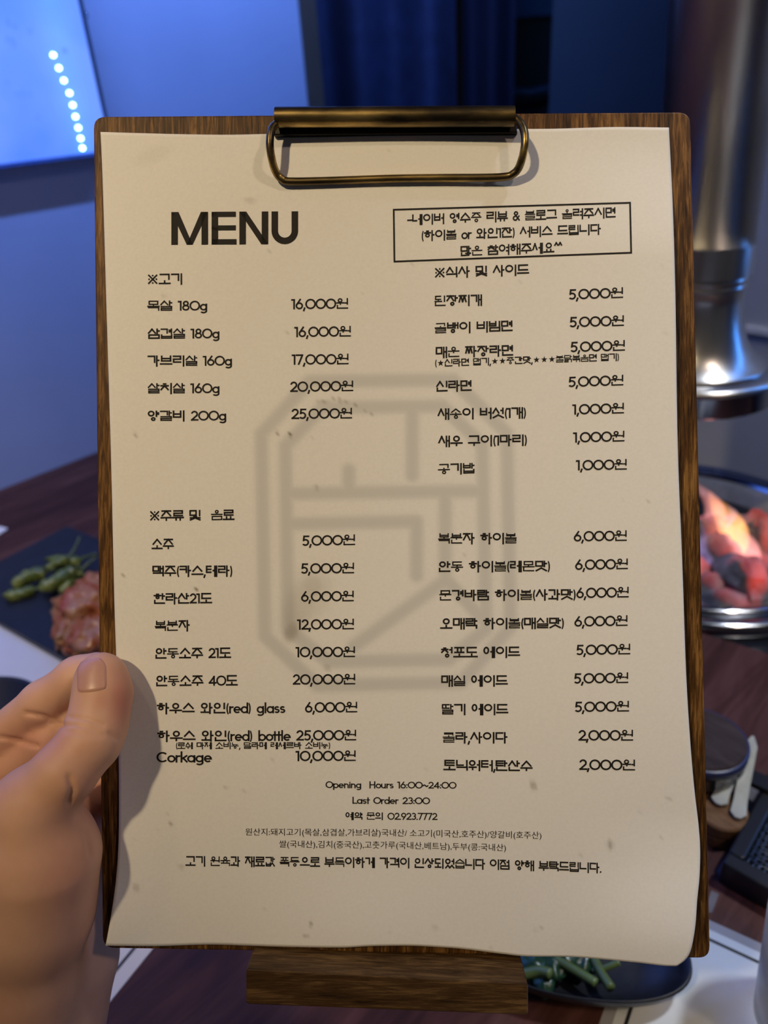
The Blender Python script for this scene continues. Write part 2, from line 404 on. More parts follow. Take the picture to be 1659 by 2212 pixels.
# ================================================================== CLIPBOARD
NB = (-FW + RT * -0.0).normalized()
NB = (-(FW + RT * 0.025)).normalized()           # the board's right side is a little nearer
def BP(px, py, lift=0.0):
    d = ray(px, py); P = BC + NB * lift; return CAM + d * ((P - CAM).dot(NB) / d.dot(NB))
BX = (BP(1400, 1106) - BP(300, 1106)).normalized()
BM = frame(BP(870, 1150), BX, NB); BI = BM.inverted()
def bl(px, py, lift=0.0): return BI @ BP(px, py, lift)      # pixel -> board-local point
m_board = wood('stained_plywood', (0.015, 0.006, 0.002), (0.085, 0.037, 0.009), (0.28, 0.140, 0.040), (14, 1, 14), 85, 0.45, 0.35)
m_ply = wood('plywood_edge', (0.024, 0.011, 0.004), (0.070, 0.036, 0.013), (0.17, 0.095, 0.036), (1, 12, 10), 75, 0.5, 0.3)
m_brass = None
m, nt, b = new_mat('antique_brass')
n1 = noise_node(nt, 120, 5, (.25, 1, 1)); r1 = ramp(nt, n1.outputs[0], [(.36, (.07, .055, .035)), (.52, (.24, .17, .07)), (.68, (.62, .43, .16))])
nt.links.new(r1.outputs[0], b.inputs['Base Color']); b.inputs['Metallic'].default_value = 1; b.inputs['Roughness'].default_value = 0.36
bump(nt, b, n1.outputs[0], .15, .0003); m_brass = m
clip = thing('clipboard', 'dark stained wooden clipboard with brass clip, held up in the middle', 'clipboard', BM)
def rounded(pts, r, n=6):
    out = []
    for i in range(len(pts)):
        a, b_, c = Vector(pts[i - 1]), Vector(pts[i]), Vector(pts[(i + 1) % len(pts)])
        u = (a - b_).normalized(); v = (c - b_).normalized()
        p, q = b_ + u * r, b_ + v * r
        for k in range(n + 1):
            t = k / n; out.append(p * (1 - t) ** 2 + b_ * 2 * t * (1 - t) + q * t * t)
    return out
BTH = 0.006
corners = [bl(221, 2049).to_2d(), bl(1535, 2071).to_2d(), bl(1492, 241).to_2d(), bl(201, 251).to_2d()]
bo = MB().bevel_prism(rounded(corners, .0045), -BTH, 0, .0007).build('board', m_board, clip, world=False)
# ledge at the foot of the board: top edge line 533,2095 - 1140,2125 lies 14 mm in front of the board
LD = 0.0142
l0, l1 = bl(531, 2093, LD), bl(1141, 2124, LD); b0, b1 = bl(540, 2170, LD), bl(1138, 2194, LD)
y_t = (l0.y + l1.y) / 2; tilt = (l1.y - l0.y) / (l1.x - l0.x)
prof = rounded([Vector((l0.x, b0.y)), Vector((l1.x, b1.y)), Vector((l1.x, l1.y)), Vector((l0.x, l0.y))], .0012, 4)
MB().bevel_prism(prof, -BTH - .004, LD, .0006).build('ledge', m_ply, clip, world=False)
# clip: mounting plate, rolled bar, wire bail
pl = [bl(592, 291, .003), bl(1118, 286, .003), bl(1112, 246, .003), bl(596, 246, .003)]
clp = MB().bevel_prism([Vector((p.x, p.y)) for p in pl], 0.0004, .0030, .0005).build('clip', plain('dark_brass_plate', (.02, .017, .014), .4, .8), clip, world=False)
ra, rb = bl(595, 252.5, .0075), bl(1111, 250.5, .0075)
ra.z = rb.z = 0.0072
ax = (rb - ra)
bar = MB()
# rolled sheet: an open-ended tube with wall thickness
R_, r_ = .00345, .0026; n = 28; vs = []; fs = []
ux = ax.normalized(); uy = Vector((0, 0, 1)); uz = ux.cross(uy)
for (c, rad) in ((ra, R_), (rb, R_), (rb, r_), (ra, r_)):
    for k in range(n):
        a = 2 * math.pi * k / n; vs.append(c + uz * (rad * math.cos(a)) + uy * (rad * math.sin(a)))
for i in range(4):
    for k in range(n): fs.append((i * n + k, i * n + (k + 1) % n, ((i + 1) % 4) * n + (k + 1) % n, ((i + 1) % 4) * n + k))
o = bar.add(vs, fs).build('rolled_bar', m_brass, clp, world=False); auto_smooth(o, 50)
# front lip of the rolled bar coming down to the plate
lp = [bl(597, 262, .0085), bl(1110, 260, .0085), bl(1110, 271, .006), bl(597, 273, .006)]
bail = [(604, 262, .0066), (597, 268, .0075), (588, 277, .0088), (584, 292, .0096), (583, 315, .0095), (586, 338, .0080), (592, 362, .0055), (600, 378, .0036), (610, 387, .0030), (625, 392, .0026),
        (700, 391, .0024), (800, 387.5, .0024), (870, 385.5, .0026), (960, 384.5, .0029), (1050, 384, .0034), (1094, 381.5, .0040), (1108, 376, .0048), (1119, 365, .0060), (1127, 345, .0085), (1133, 318, .0105), (1134, 296, .0108), (1131, 280, .0102), (1124, 266, .0090), (1112, 256, .0078), (1104, 253, .0072)]
pts = [bl(*p) for p in bail]
def catmull(P, k=5):
    out = []
    for i in range(len(P) - 1):
        p0, p1, p2, p3 = P[max(i - 1, 0)], P[i], P[i + 1], P[min(i + 2, len(P) - 1)]
        for j in range(k):
            t = j / k
            out.append(0.5 * ((2 * p1) + (p2 - p0) * t + (2 * p0 - 5 * p1 + 4 * p2 - p3) * t * t + (3 * p1 - p0 - 3 * p2 + p3) * t ** 3))
    out.append(P[-1]); return out
MB().tube(catmull(pts), .00142, 14).build('wire_bail', m_brass, clp, True, world=False)
# ================================================================== MENU SHEET
def H(px, py):                     # how far the sheet stands off the board (m)
    h = 0.0008
    h += 0.0052 * ss((px - 820) / 640) * ss((py - 300) / 260) * (1 - .35 * ss((py - 1500) / 500))
    h += 0.0075 * ss((420 - px) / 260) * ss((py - 1640) / 400)           # lower left corner lifts
    h += 0.0060 * ss((px - 1180) / 330) * ss((py - 1750) / 320)          # lower right corner curls
    h += 0.0016 * ss((py - 1850) / 200) * (0.5 + 0.5 * math.sin(px / 95.0))
    h += 0.0006 * math.sin(px / 120.0 + .6) * ss((420 - py) / 160) * ss((py - 262) / 30 + .4)
    return h
def surf(px, py, eps=0.0): return bl(px, py, H(px, py) + eps)
def pline(pts):
    P = np.array(pts, float); L = np.r_[0, np.cumsum(np.hypot(*np.diff(P, axis=0).T))]; L /= L[-1]
    return lambda t: np.array([np.interp(t, L, P[:, 0]), np.interp(t, L, P[:, 1])])
def smooth_pl(pts): 
    P = catmull([Vector((p[0], p[1], 0)) for p in pts], 8); return pline([(p.x, p.y) for p in P])
eL = smooth_pl([(217, 285), (222, 400), (231, 700), (240, 1000), (247, 1300), (253, 1480), (256, 1620), (257, 1760), (255, 1840), (250, 1905), (241, 1970), (228, 2043)])
eR = smooth_pl([(1445, 275.5), (1453, 440), (1459, 640), (1464, 960), (1474, 1220), (1482, 1450), (1491, 1600), (1500, 1705), (1509, 1782), (1512.5, 1836), (1511, 1895), (1506, 1945), (1502, 2000), (1493, 2050), (1481, 2073), (1462, 2087)])
eT = smooth_pl([(217, 285), (300, 287.5), (400, 290), (500, 291), (600, 289), (750, 289), (820, 284), (880, 280), (944, 281.5), (1030, 279), (1113, 278.5), (1200, 278), (1324, 274.5), (1445, 275.5)])
eB = smooth_pl([(228, 2043), (335, 2044), (450, 2040.5), (540, 2043), (640, 2046), (740, 2047), (800, 2044), (880, 2043), (930, 2045), (1000, 2050), (1080, 2060), (1140, 2066), (1240, 2067.5), (1370, 2079), (1430, 2086), (1462, 2087)])
NU, NV = 180, 250
LOGO = []
def lg(*pts):
    P = [(520 + x / 2.592, 780 + y / 2.592) for x, y in pts]
    LOGO.extend(zip(P[:-1], P[1:]))
lg((385, 115), (1190, 105), (1490, 405), (1510, 1490), (1235, 1800), (430, 1818), (135, 1540), (115, 410), (385, 115))
lg((455, 262), (1130, 252), (1352, 470), (1374, 1500), (1165, 1672), (490, 1682), (265, 1505), (250, 475), (455, 262))
lg((960, 290), (960, 640)); lg((605, 610), (605, 720)); lg((300, 742), (1330, 728)); lg((1145, 760), (1145, 1215))
lg((290, 912), (985, 898), (985, 1200)); lg((630, 1600), (1150, 1225), (1340, 1430))
SEG = np.array([[*a, *b] for a, b in LOGO])
uu = np.linspace(0, 1, NU + 1); vv = np.linspace(0, 1, NV + 1)
tU, bU, lV, rV = eT(uu).T, eB(uu).T, eL(vv).T, eR(vv).T
U_, V_ = uu[None, :, None], vv[:, None, None]
PX = ((1 - V_) * tU[None] + V_ * bU[None] + (1 - U_) * lV[:, None] + U_ * rV[:, None]
      - ((1 - U_) * (1 - V_) * tU[0] + U_ * (1 - V_) * tU[-1] + (1 - U_) * V_ * bU[0] + U_ * V_ * bU[-1]))
flat = PX.reshape(-1, 2)
dist = np.full(len(flat), 1e9)
for x0, y0, x1, y1 in SEG:
    d = np.array([x1 - x0, y1 - y0]); q = flat - (x0, y0); t = np.clip((q @ d) / (d @ d), 0, 1)
    dist = np.minimum(dist, np.hypot(*(q - t[:, None] * d).T))
logo = 1 / (1 + np.exp((dist - 14.0) / 2.6))
stain = np.zeros(len(flat))
def spot(x, y, rx, ry, amt, rot=0.0, soft=1.0):
    global stain
    c, s = math.cos(rot), math.sin(rot); dx, dy = flat[:, 0] - x, flat[:, 1] - y
    u = (dx * c + dy * s) / rx; v = (-dx * s + dy * c) / ry; r = np.hypot(u, v)
    stain = np.maximum(stain, amt / (1 + np.exp((r - 1) * 6 / soft)))
spot(670, 1285, 42, 62, .20, .35); spot(650, 1310, 34, 62, .30, .35); spot(675, 1268, 24, 26, .36, .2); spot(630, 1362, 14, 24, .62, .4); spot(640, 1330, 24, 34, .34, .5)
spot(423, 1274, 4.5, 4.5, 1.9, 0, .5); spot(1152, 1697, 6, 10, .62, -.2); spot(1318, 1825, 6, 10, .70, 0); spot(370, 1780, 4, 5, .7); spot(392, 1873, 7, 5, .35)
spot(707, 1443, 7, 7, .3); spot(540, 433, 12, 6, .28); spot(353, 640, 6, 6, .22); spot(1444, 1726, 4, 4, .5); spot(1427, 1812, 4, 3, .5)
spot(293, 940, 3.5, 5, .6); spot(627, 939, 4, 5, 1.3, 0, .6); spot(598, 935, 2.5, 4, .9); spot(265, 1243, 3, 3, .7); spot(871, 1705, 3, 4, .6)
spot(672, 1996, 4, 6, .7); spot(661, 2022, 4, 2.5, .6); spot(294, 1918, 7, 8, .4); spot(1438, 720, 5, 5, .15); spot(1168, 2002, 3, 3, .7); spot(1158, 2008, 4, 4, .3)
spot(330, 335, 40, 16, .10, -.4); spot(940, 2005, 7, 4, .3); spot(683, 1053, 5, 6, .4); spot(488, 1699, 5, 2.5, .5); spot(1060, 2050, 3, 3, .6)
for k in range(26):
    t = k / 25; spot(688 + 118 * t + random.uniform(-4, 4), 868 - 9 * math.sin(t * 3) + 32 * t * t + random.uniform(-4, 4), 2.2, 2.2, random.uniform(.3, .9), 0, .6)
for k in range(70): spot(random.uniform(260, 1450), random.uniform(320, 2030), random.uniform(1.5, 3.2), random.uniform(1.5, 3.2), random.uniform(.10, .4), 0, .7)
vs = []
for j in range(NV + 1):
    for i in range(NU + 1): vs.append(surf(*PX[j, i]))
nF = len(vs); TH = 0.00012
vs += [Vector((p.x, p.y, p.z - TH)) for p in vs[:nF]]
fs = []
W = NU + 1
for j in range(NV):
    for i in range(NU):
        a = j * W + i; fs.append((a, a + W, a + W + 1, a + 1)); fs.append((nF + a, nF + a + 1, nF + a + W + 1, nF + a + W))
per = [i for i in range(W)] + [j * W + NU for j in range(1, NV + 1)] + [NV * W + i for i in range(NU - 1, -1, -1)] + [j * W for j in range(NV - 1, 0, -1)]
for k in range(len(per)):
    a, b = per[k], per[(k + 1) % len(per)]; fs.append((a, b, nF + b, nF + a))
m_paper, nt, b = new_mat('menu_paper')
at_ = nt.nodes.new('ShaderNodeAttribute'); at_.attribute_name = 'ink'
sep = nt.nodes.new('ShaderNodeSeparateColor'); nt.links.new(at_.outputs['Color'], sep.inputs[0])
nz = noise_node(nt, 900, 3); rp = ramp(nt, nz.outputs[0], [(.3, (.80, .785, .755)), (.7, (.84, .825, .795))])
mx1 = nt.nodes.new('ShaderNodeMix'); mx1.data_type = 'RGBA'; mx1.inputs['B'].default_value = (.585, .585, .575, 1)
nt.links.new(sep.outputs[0], mx1.inputs['Factor']); nt.links.new(rp.outputs[0], mx1.inputs['A'])
mx2 = nt.nodes.new('ShaderNodeMix'); mx2.data_type = 'RGBA'; mx2.inputs['B'].default_value = (.23, .19, .14, 1)
nt.links.new(sep.outputs[1], mx2.inputs['Factor']); nt.links.new(mx1.outputs['Result'], mx2.inputs['A'])
nt.links.new(mx2.outputs['Result'], b.inputs['Base Color']); b.inputs['Roughness'].default_value = .75; b.inputs['Specular IOR Level'].default_value = .25
bump(nt, b, nz.outputs[0], .06, .0002)
sheet = thing('menu_sheet', 'white paper menu printed in Korean, clamped under the brass clip', 'menu', BM)
ps = MB().add(vs, fs).build('paper', m_paper, sheet, True, world=False)
ca = ps.data.color_attributes.new('ink', 'FLOAT_COLOR', 'POINT')
cols = np.zeros((2 * nF, 4), np.float32); cols[:, 3] = 1
cols[:nF, 0] = logo * .82; cols[:nF, 1] = np.clip(stain * .85, 0, 1); cols[nF:, 0] = cols[:nF, 0]
ca.data.foreach_set('color', cols.ravel())

# ---- lettering (strokes of a drawn geometric typeface, laid on the sheet)
m_ink = plain('black_ink', (.014, .012, .011), .65, var=.2, scale=200, spec=.2)
def rng(cx, cy, rx, ry): return ('R', cx, cy, rx, ry)
def arc(cx, cy, rx, ry, a0, a1): return ('A', cx, cy, rx, ry, a0, a1)
def ln(*p): return ('L', list(p))
o_ = rng(.28, .27, .23, .225)
G = {'0': (.80, [rng(.40, .4, .35, .35)]), 'O': (.80, [rng(.40, .4, .35, .35)]),
 '1': (.31, [ln((.03, .74), (.19, .74), (.19, .05))]),
 '2': (.58, [arc(.28, .54, .21, .21, 172, -38), ln((.445, .41), (.07, .055), (.53, .055))]),
 '3': (.56, [arc(.26, .575, .19, .175, 150, -90), arc(.26, .235, .215, .185, 90, -150)]),
 '4': (.64, [ln((.44, .05), (.44, .72), (.06, .22), (.58, .22))]),
 '5': (.57, [ln((.49, .745), (.16, .745), (.12, .43)), arc(.26, .265, .225, .215, 128, -145)]),
 '6': (.60, [rng(.29, .265, .23, .215), ln((.095, .38), (.36, .76))]),
 '7': (.55, [ln((.04, .745), (.48, .745), (.20, .04))]),
 '8': (.58, [rng(.28, .585, .17, .165), rng(.28, .235, .22, .185)]),
 '9': (.60, [rng(.29, .535, .23, .215), ln((.485, .42), (.22, .04))]),
 ',': (.17, [ln((.10, .07), (.04, -.11))]), '.': (.18, [ln((.08, .045), (.09, .055))]), ':': (.19, [ln((.08, .08), (.085, .09)), ln((.08, .42), (.085, .43))]),
 '(': (.24, [arc(.34, .36, .25, .56, 128, 232)]), ')': (.24, [arc(-.12, .36, .25, .56, 52, -52)]),
 '/': (.34, [ln((.03, -.02), (.29, .82))]), '-': (.44, [ln((.05, .36), (.38, .36))]), '^': (.34, [ln((.03, .60), (.15, .80), (.27, .60))]),
 '~': (.62, [ln(*[(.06 + .05 * k, .33 + .08 * math.sin(k / 10 * 2 * math.pi)) for k in range(11)])]),
 '&': (.70, [ln((.60, .06), (.18, .58)), arc(.31, .62, .14, .13, 210, -60), ln((.38, .51), (.12, .32)), arc(.25, .21, .18, .16, 130, 320), ln((.39, .12), (.58, .38))]),
 'g': (.60, [rng(.28, .27, .22, .215), ln((.50, .50), (.50, -.04)), arc(.28, -.04, .22, .14, 0, -150)]),
 'o': (.56, [o_]), 'r': (.36, [ln((.08, .5), (.08, .04)), arc(.27, .31, .19, .175, 180, 60)]),
 'e': (.57, [ln((.07, .27), (.50, .27)), arc(.28, .27, .22, .22, 0, 318)]), 'd': (.59, [o_, ln((.51, .80), (.51, .04))]),
 'b': (.59, [rng(.30, .27, .23, .225), ln((.07, .80), (.07, .04))]), 'l': (.18, [ln((.08, .80), (.08, .04))]), 'a': (.59, [o_, ln((.51, .5), (.51, .04))]),
 's': (.44, [arc(.21, .385, .135, .105, 25, 270), arc(.21, .165, .15, .115, 90, -150)]), 't': (.31, [ln((.14, .72), (.14, .04)), ln((.02, .47), (.28, .47))]),
 'C': (.78, [arc(.42, .4, .36, .35, 42, 318)]), 'k': (.50, [ln((.08, .80), (.08, .04)), ln((.44, .5), (.10, .26)), ln((.20, .33), (.46, .04))]),
 'p': (.59, [rng(.30, .27, .23, .225), ln((.07, .5), (.07, -.18))]), 'n': (.56, [ln((.08, .5), (.08, .04)), arc(.27, .29, .19, .20, 180, 0), ln((.46, .29), (.46, .04))]),
 'i': (.18, [ln((.08, .5), (.08, .04)), ln((.08, .68), (.085, .69))]), 'u': (.56, [ln((.07, .5), (.07, .25)), arc(.26, .25, .19, .20, 180, 360), ln((.45, .5), (.45, .04))]),
 'H': (.70, [ln((.08, .78), (.08, .03)), ln((.58, .78), (.58, .03)), ln((.08, .41), (.58, .41))]), 'L': (.50, [ln((.08, .78), (.08, .055), (.46, .055))]),
 '★': (.92, ['STAR']), '※': (.92, [ln((.10, .08), (.74, .72)), ln((.10, .72), (.74, .08)), ('D', .42, .70), ('D', .42, .10), ('D', .12, .40), ('D', .72, .40)]),
 ' ': (.42, [])}
JI = 'ㄱㄲㄴㄷㄸㄹㅁㅂㅃㅅㅆㅇㅈㅉㅊㅋㅌㅍㅎ'
JM = 'ㅏㅐㅑㅒㅓㅔㅕㅖㅗㅘㅙㅚㅛㅜㅝㅞㅟㅠㅡㅢㅣ'
JF = ['', 'ㄱ', 'ㄲ', 'ㄱㅅ', 'ㄴ', 'ㄴㅈ', 'ㄴㅎ', 'ㄷ', 'ㄹ', 'ㄹㄱ', 'ㄹㅁ', 'ㄹㅂ', 'ㄹㅅ', 'ㄹㅌ', 'ㄹㅍ', 'ㄹㅎ', 'ㅁ', 'ㅂ', 'ㅂㅅ', 'ㅅ', 'ㅆ', 'ㅇ', 'ㅈ', 'ㅊ', 'ㅋ', 'ㅌ', 'ㅍ', 'ㅎ']
CON = {'ㄱ': [ln((0, 1), (1, 1), (1, 0))], 'ㄴ': [ln((0, 1), (0, 0), (1, 0))], 'ㄷ': [ln((1, 1), (0, 1), (0, 0), (1, 0))],
 'ㄹ': [ln((0, 1), (1, 1), (1, .5), (0, .5), (0, 0), (1, 0))], 'ㅁ': [ln((0, 0), (0, 1), (1, 1), (1, 0), (0, 0))],
 'ㅂ': [ln((0, 1), (0, 0), (1, 0), (1, 1)), ln((0, .52), (1, .52))], 'ㅅ': [ln((.5, 1), (0, 0)), ln((.5, 1), (1, 0))], 'ㅇ': ['O'],
 'ㅈ': [ln((0, 1), (1, 1)), ln((.5, 1), (0, 0)), ln((.5, 1), (1, 0))], 'ㅊ': [ln((.36, 1.12), (.64, 1.12)), ln((0, .76), (1, .76)), ln((.5, .76), (0, 0)), ln((.5, .76), (1, 0))],
 'ㅋ': [ln((0, 1), (1, 1), (1, 0)), ln((0, .5), (1, .5))], 'ㅌ': [ln((1, 1), (0, 1), (0, 0), (1, 0)), ln((0, .5), (1, .5))],
 'ㅍ': [ln((0, 1), (1, 1)), ln((0, 0), (1, 0)), ln((.3, 1), (.3, 0)), ln((.7, 1), (.7, 0))], 'ㅎ': [ln((.36, 1.14), (.64, 1.14)), ln((0, .80), (1, .80)), 'o']}
DBL = {'ㄲ': 'ㄱㄱ', 'ㄸ': 'ㄷㄷ', 'ㅃ': 'ㅂㅂ', 'ㅆ': 'ㅅㅅ', 'ㅉ': 'ㅈㅈ'}
VV = {'ㅏ': [(0,), [(0, .58, 1)]], 'ㅑ': [(0,), [(0, .68, 1), (0, .42, 1)]], 'ㅓ': [(1,), [(0, .58, 1)]], 'ㅕ': [(1,), [(-.1, .74, 1), (-.1, .38, 1)]], 'ㅣ': [(.5,), []],
      'ㅐ': [(0, 1), [(0, .56, 1)]], 'ㅔ': [(.36, 1), [(-.22, .56, .36)]], 'ㅖ': [(.36, 1), [(-.22, .70, .36), (-.22, .42, .36)]], 'ㅒ': [(0, 1), [(0, .68, 1), (0, .42, 1)]]}
HV = {'ㅗ': (1, (.5,)), 'ㅛ': (1, (.3, .7)), 'ㅜ': (-1, (.5,)), 'ㅠ': (-1, (.3, .7)), 'ㅡ': (0, ())}
CV = {'ㅘ': 'ㅗㅏ', 'ㅙ': 'ㅗㅐ', 'ㅚ': 'ㅗㅣ', 'ㅝ': 'ㅜㅓ', 'ㅞ': 'ㅜㅔ', 'ㅟ': 'ㅜㅣ', 'ㅢ': 'ㅡㅣ'}
def con(j, x0, x1, y0, y1):
    if j in DBL or len(j) == 2:
        k = DBL.get(j, j); m = (x1 - x0) * .56
        return con(k[0], x0, x0 + m - .04, y0, y1) + con(k[1], x1 - m + .04, x1, y0, y1)
    out = []
    for s in CON[j]:
        if s == 'O':
            ry = (y1 - y0) / 2; rx = min((x1 - x0) / 2, ry * 1.12); out.append(rng((x0 + x1) / 2, (y0 + y1) / 2, rx, ry))
        elif s == 'o':
            ry = (y1 - y0) * .29; rx = min((x1 - x0) / 2, ry * 1.25); out.append(rng((x0 + x1) / 2, y0 + ry, rx, ry))
        else: out.append(ln(*[(x0 + (x1 - x0) * px, y0 + (y1 - y0) * py) for px, py in s[1]]))
    return out
def vvow(v, x0, x1, y0, y1, low=None):
    bars, st = VV[v]; X = lambda t: x0 + (x1 - x0) * t; Y = lambda t: y0 + (y1 - y0) * t
    return [ln((X(t), y1), (X(t), y0)) for t in bars] + [ln((X(a), Y(low or h)), (X(c), Y(low or h))) for a, h, c in st]
def hvow(v, x0, x1, y0, y1):
    s, st = HV[v]; yb = y0 if s == 1 else (y1 if s == -1 else (y0 + y1) / 2); X = lambda t: x0 + (x1 - x0) * t
    return [ln((x0, yb), (x1, yb))] + [ln((X(t), yb), (X(t), y1 if s == 1 else y0)) for t in st]
def syllable(ch, gothic=False):
    c = ord(ch) - 0xAC00; i, v, f = JI[c // 588], JM[(c % 588) // 28], JF[c % 28]
    L, R, T, B = .07, .89, .78, .04; out = []; th = .098
    if f:
        tall = any(q in f for q in 'ㄹㅂㅌㅁ'); fy = .30 if tall else .25
        if 'ㄹ' in f: fy = .33
        if v in VV:
            w2 = .15 if len(VV[v][0]) == 1 else .23
            vx1 = R - (.02 if v in 'ㅓㅕㅣ' else 0); vx0 = vx1 - w2
            out += con(i, L, vx0 - .15 - (.035 if v in 'ㅓㅕ' else .10 if v in 'ㅔㅖ' else 0), fy + .165, T - (.07 if i in 'ㅎㅊ' else 0))
            out += vvow(v, vx0 if v != 'ㅣ' else vx1 - .07, vx1 if v != 'ㅣ' else vx1 + .07, fy + .13, T)
        elif v in HV:
            out += con(i, L + .08, R - .08, fy + .28, T - (.05 if i in 'ㅎㅊ' else 0)); out += hvow(v, L - .02, R + .02, fy + .11, fy + .22)
            th = .078
        else:
            h, w = CV[v]
            out += con(i, L + .04, .52, fy + .28, T); out += hvow(h, L, .60, fy + .11, fy + .21)
            out += vvow(w, .72 if w != 'ㅣ' else .76, .88 if w != 'ㅣ' else .92, fy + .11, T, .2 if w == 'ㅓ' else None); th = .080
        if 'ㄹ' in f or 'ㅂ' in f: th = min(th, .086)
        out += con(f, L + .03, R, B, fy)
        if 'ㄹ' in f and v in HV: th = .068
    elif v in VV:
        w2 = .15 if len(VV[v][0]) == 1 else .22
        vx1 = R; vx0 = vx1 - w2
        out += con(i, L, vx0 - .17 - (.03 if v in 'ㅓㅕ' else .09 if v in 'ㅔㅖ' else 0) + (.05 if v == 'ㅣ' else 0), .30, T - (.06 if i in 'ㅎㅊ' else 0))
        out += vvow(v, vx0 if v != 'ㅣ' else vx1 - .10, vx1 if v != 'ㅣ' else vx1 + .04, -.02, T + .01)
    elif v in HV:
        out += con(i, L + .06, R - .06, .40, T - (.06 if i in 'ㅎㅊ' else 0)); out += hvow(v, L - .02, R + .02, .05, .24)
    else:
        h, w = CV[v]
        out += con(i, L + .02, .52, .42, T); out += hvow(h, L, .60, .08, .26); out += vvow(w, .74, .88, 0, T)
    return (1.0, out, th)
def glyph(ch):
    if '가' <= ch <= '힣': return syllable(ch)
    a, s = G[ch]; return (a, s, .082 if ch in '()/' else .098)
def quad(a, b, th, ext=None):
    a, b = Vector(a), Vector(b); d = b - a
    if d.length < 1e-6: d = Vector((1, 0))
    d.normalize(); n = Vector((-d.y, d.x)) * th / 2; e = d * (th / 2 if ext is None else ext)
    return [a - e - n, b + e - n, b + e + n, a - e + n]
def strokes_polys(strokes, th):
    out = []
    for s in strokes:
        if s == 'STAR':
            P = [Vector((.46 + (.40 if k % 2 == 0 else .16) * math.sin(k * math.pi / 5), .40 + (.40 if k % 2 == 0 else .16) * math.cos(k * math.pi / 5))) for k in range(10)]
            c = Vector((.46, .40)); out += [[c, P[k], P[(k + 1) % 10]] for k in range(10)]
        elif s[0] == 'D':
            P = [Vector((s[1] + .075 * math.cos(k * math.pi / 5), s[2] + .075 * math.sin(k * math.pi / 5))) for k in range(10)]; out.append(P)
        elif s[0] == 'L':
            p = s[1]
            for k in range(len(p) - 1): out.append(quad(p[k], p[k + 1], th))
        else:
            if s[0] == 'R': _, cx, cy, rx, ry = s; a0, a1 = 0, 360
            else: _, cx, cy, rx, ry, a0, a1 = s
            n = max(4, int(abs(a1 - a0) / 14)); a = [math.radians(a0 + (a1 - a0) * k / n) for k in range(n + 1)]
            for k in range(n):
                q = []
                for (t, rr) in ((a[k], -th / 2), (a[k + 1], -th / 2), (a[k + 1], th / 2), (a[k], th / 2)):
                    q.append(Vector((cx + (rx + rr) * math.cos(t), cy + (ry + rr) * math.sin(t))))
                out.append(q)
    return out
def place(name, polys, width, xs, ys, hpx, eps=0.00009, mat=None, label=None):
    """polys in em units (width across); baseline runs through the (xs, ys) pixel stations on the sheet"""
    mb = MB(); em = hpx / 0.79
    for P in polys:
        vs = []
        for p in P:
            x = xs[0] + (xs[-1] - xs[0]) * p.x / width; y = float(np.interp(x, xs, ys)) - p.y * em
            vs.append(surf(x, y, eps))
        k = len(mb.v); mb.v += [tuple(v) for v in vs]; mb.f.append(tuple(range(k, k + len(vs))))
    me = bpy.data.meshes.new(name); me.from_pydata(mb.v, [], mb.f); me.update(); me.materials.append(mat or m_ink)
    o = bpy.data.objects.new(name, me); COL.objects.link(o); o.parent = sheet
    if label: o['label'] = label
    return o
def text(body, xs, ys, hpx, name='printed_line', weight=1.36):
    x = 0; polys = []
    for ch in body:
        a, st, th = glyph(ch)
        for P in strokes_polys(st, th * weight): polys.append([Vector((p.x + x, p.y)) for p in P])
        x += a
    xm0 = min(p.x for P in polys for p in P); xm1 = max(p.x for P in polys for p in P)
    polys = [[Vector((p.x - xm0, p.y)) for p in P] for P in polys]
    return place(name, polys, xm1 - xm0, xs, ys, hpx)
def gothic(body, xs, ys, hpx):
    c = bpy.data.curves.new('tmp', 'FONT'); c.body = body; c.resolution_u = 3
    o = bpy.data.objects.new('tmp', c); COL.objects.link(o); bpy.context.view_layer.update()
    me = o.to_mesh(); V = [Vector((v.co.x, v.co.y)) for v in me.vertices]; Fc = [tuple(p.vertices) for p in me.polygons]
    o.to_mesh_clear(); bpy.data.objects.remove(o); bpy.data.curves.remove(c)
    x0 = min(v.x for v in V); x1 = max(v.x for v in V); y0 = sorted(v.y for v in V)[len(V) // 60]
    polys = [[Vector((V[i].x - x0, (V[i].y - y0) * .93)) for i in f] for f in Fc]
    return place('printed_line', polys, x1 - x0, xs, ys, hpx)
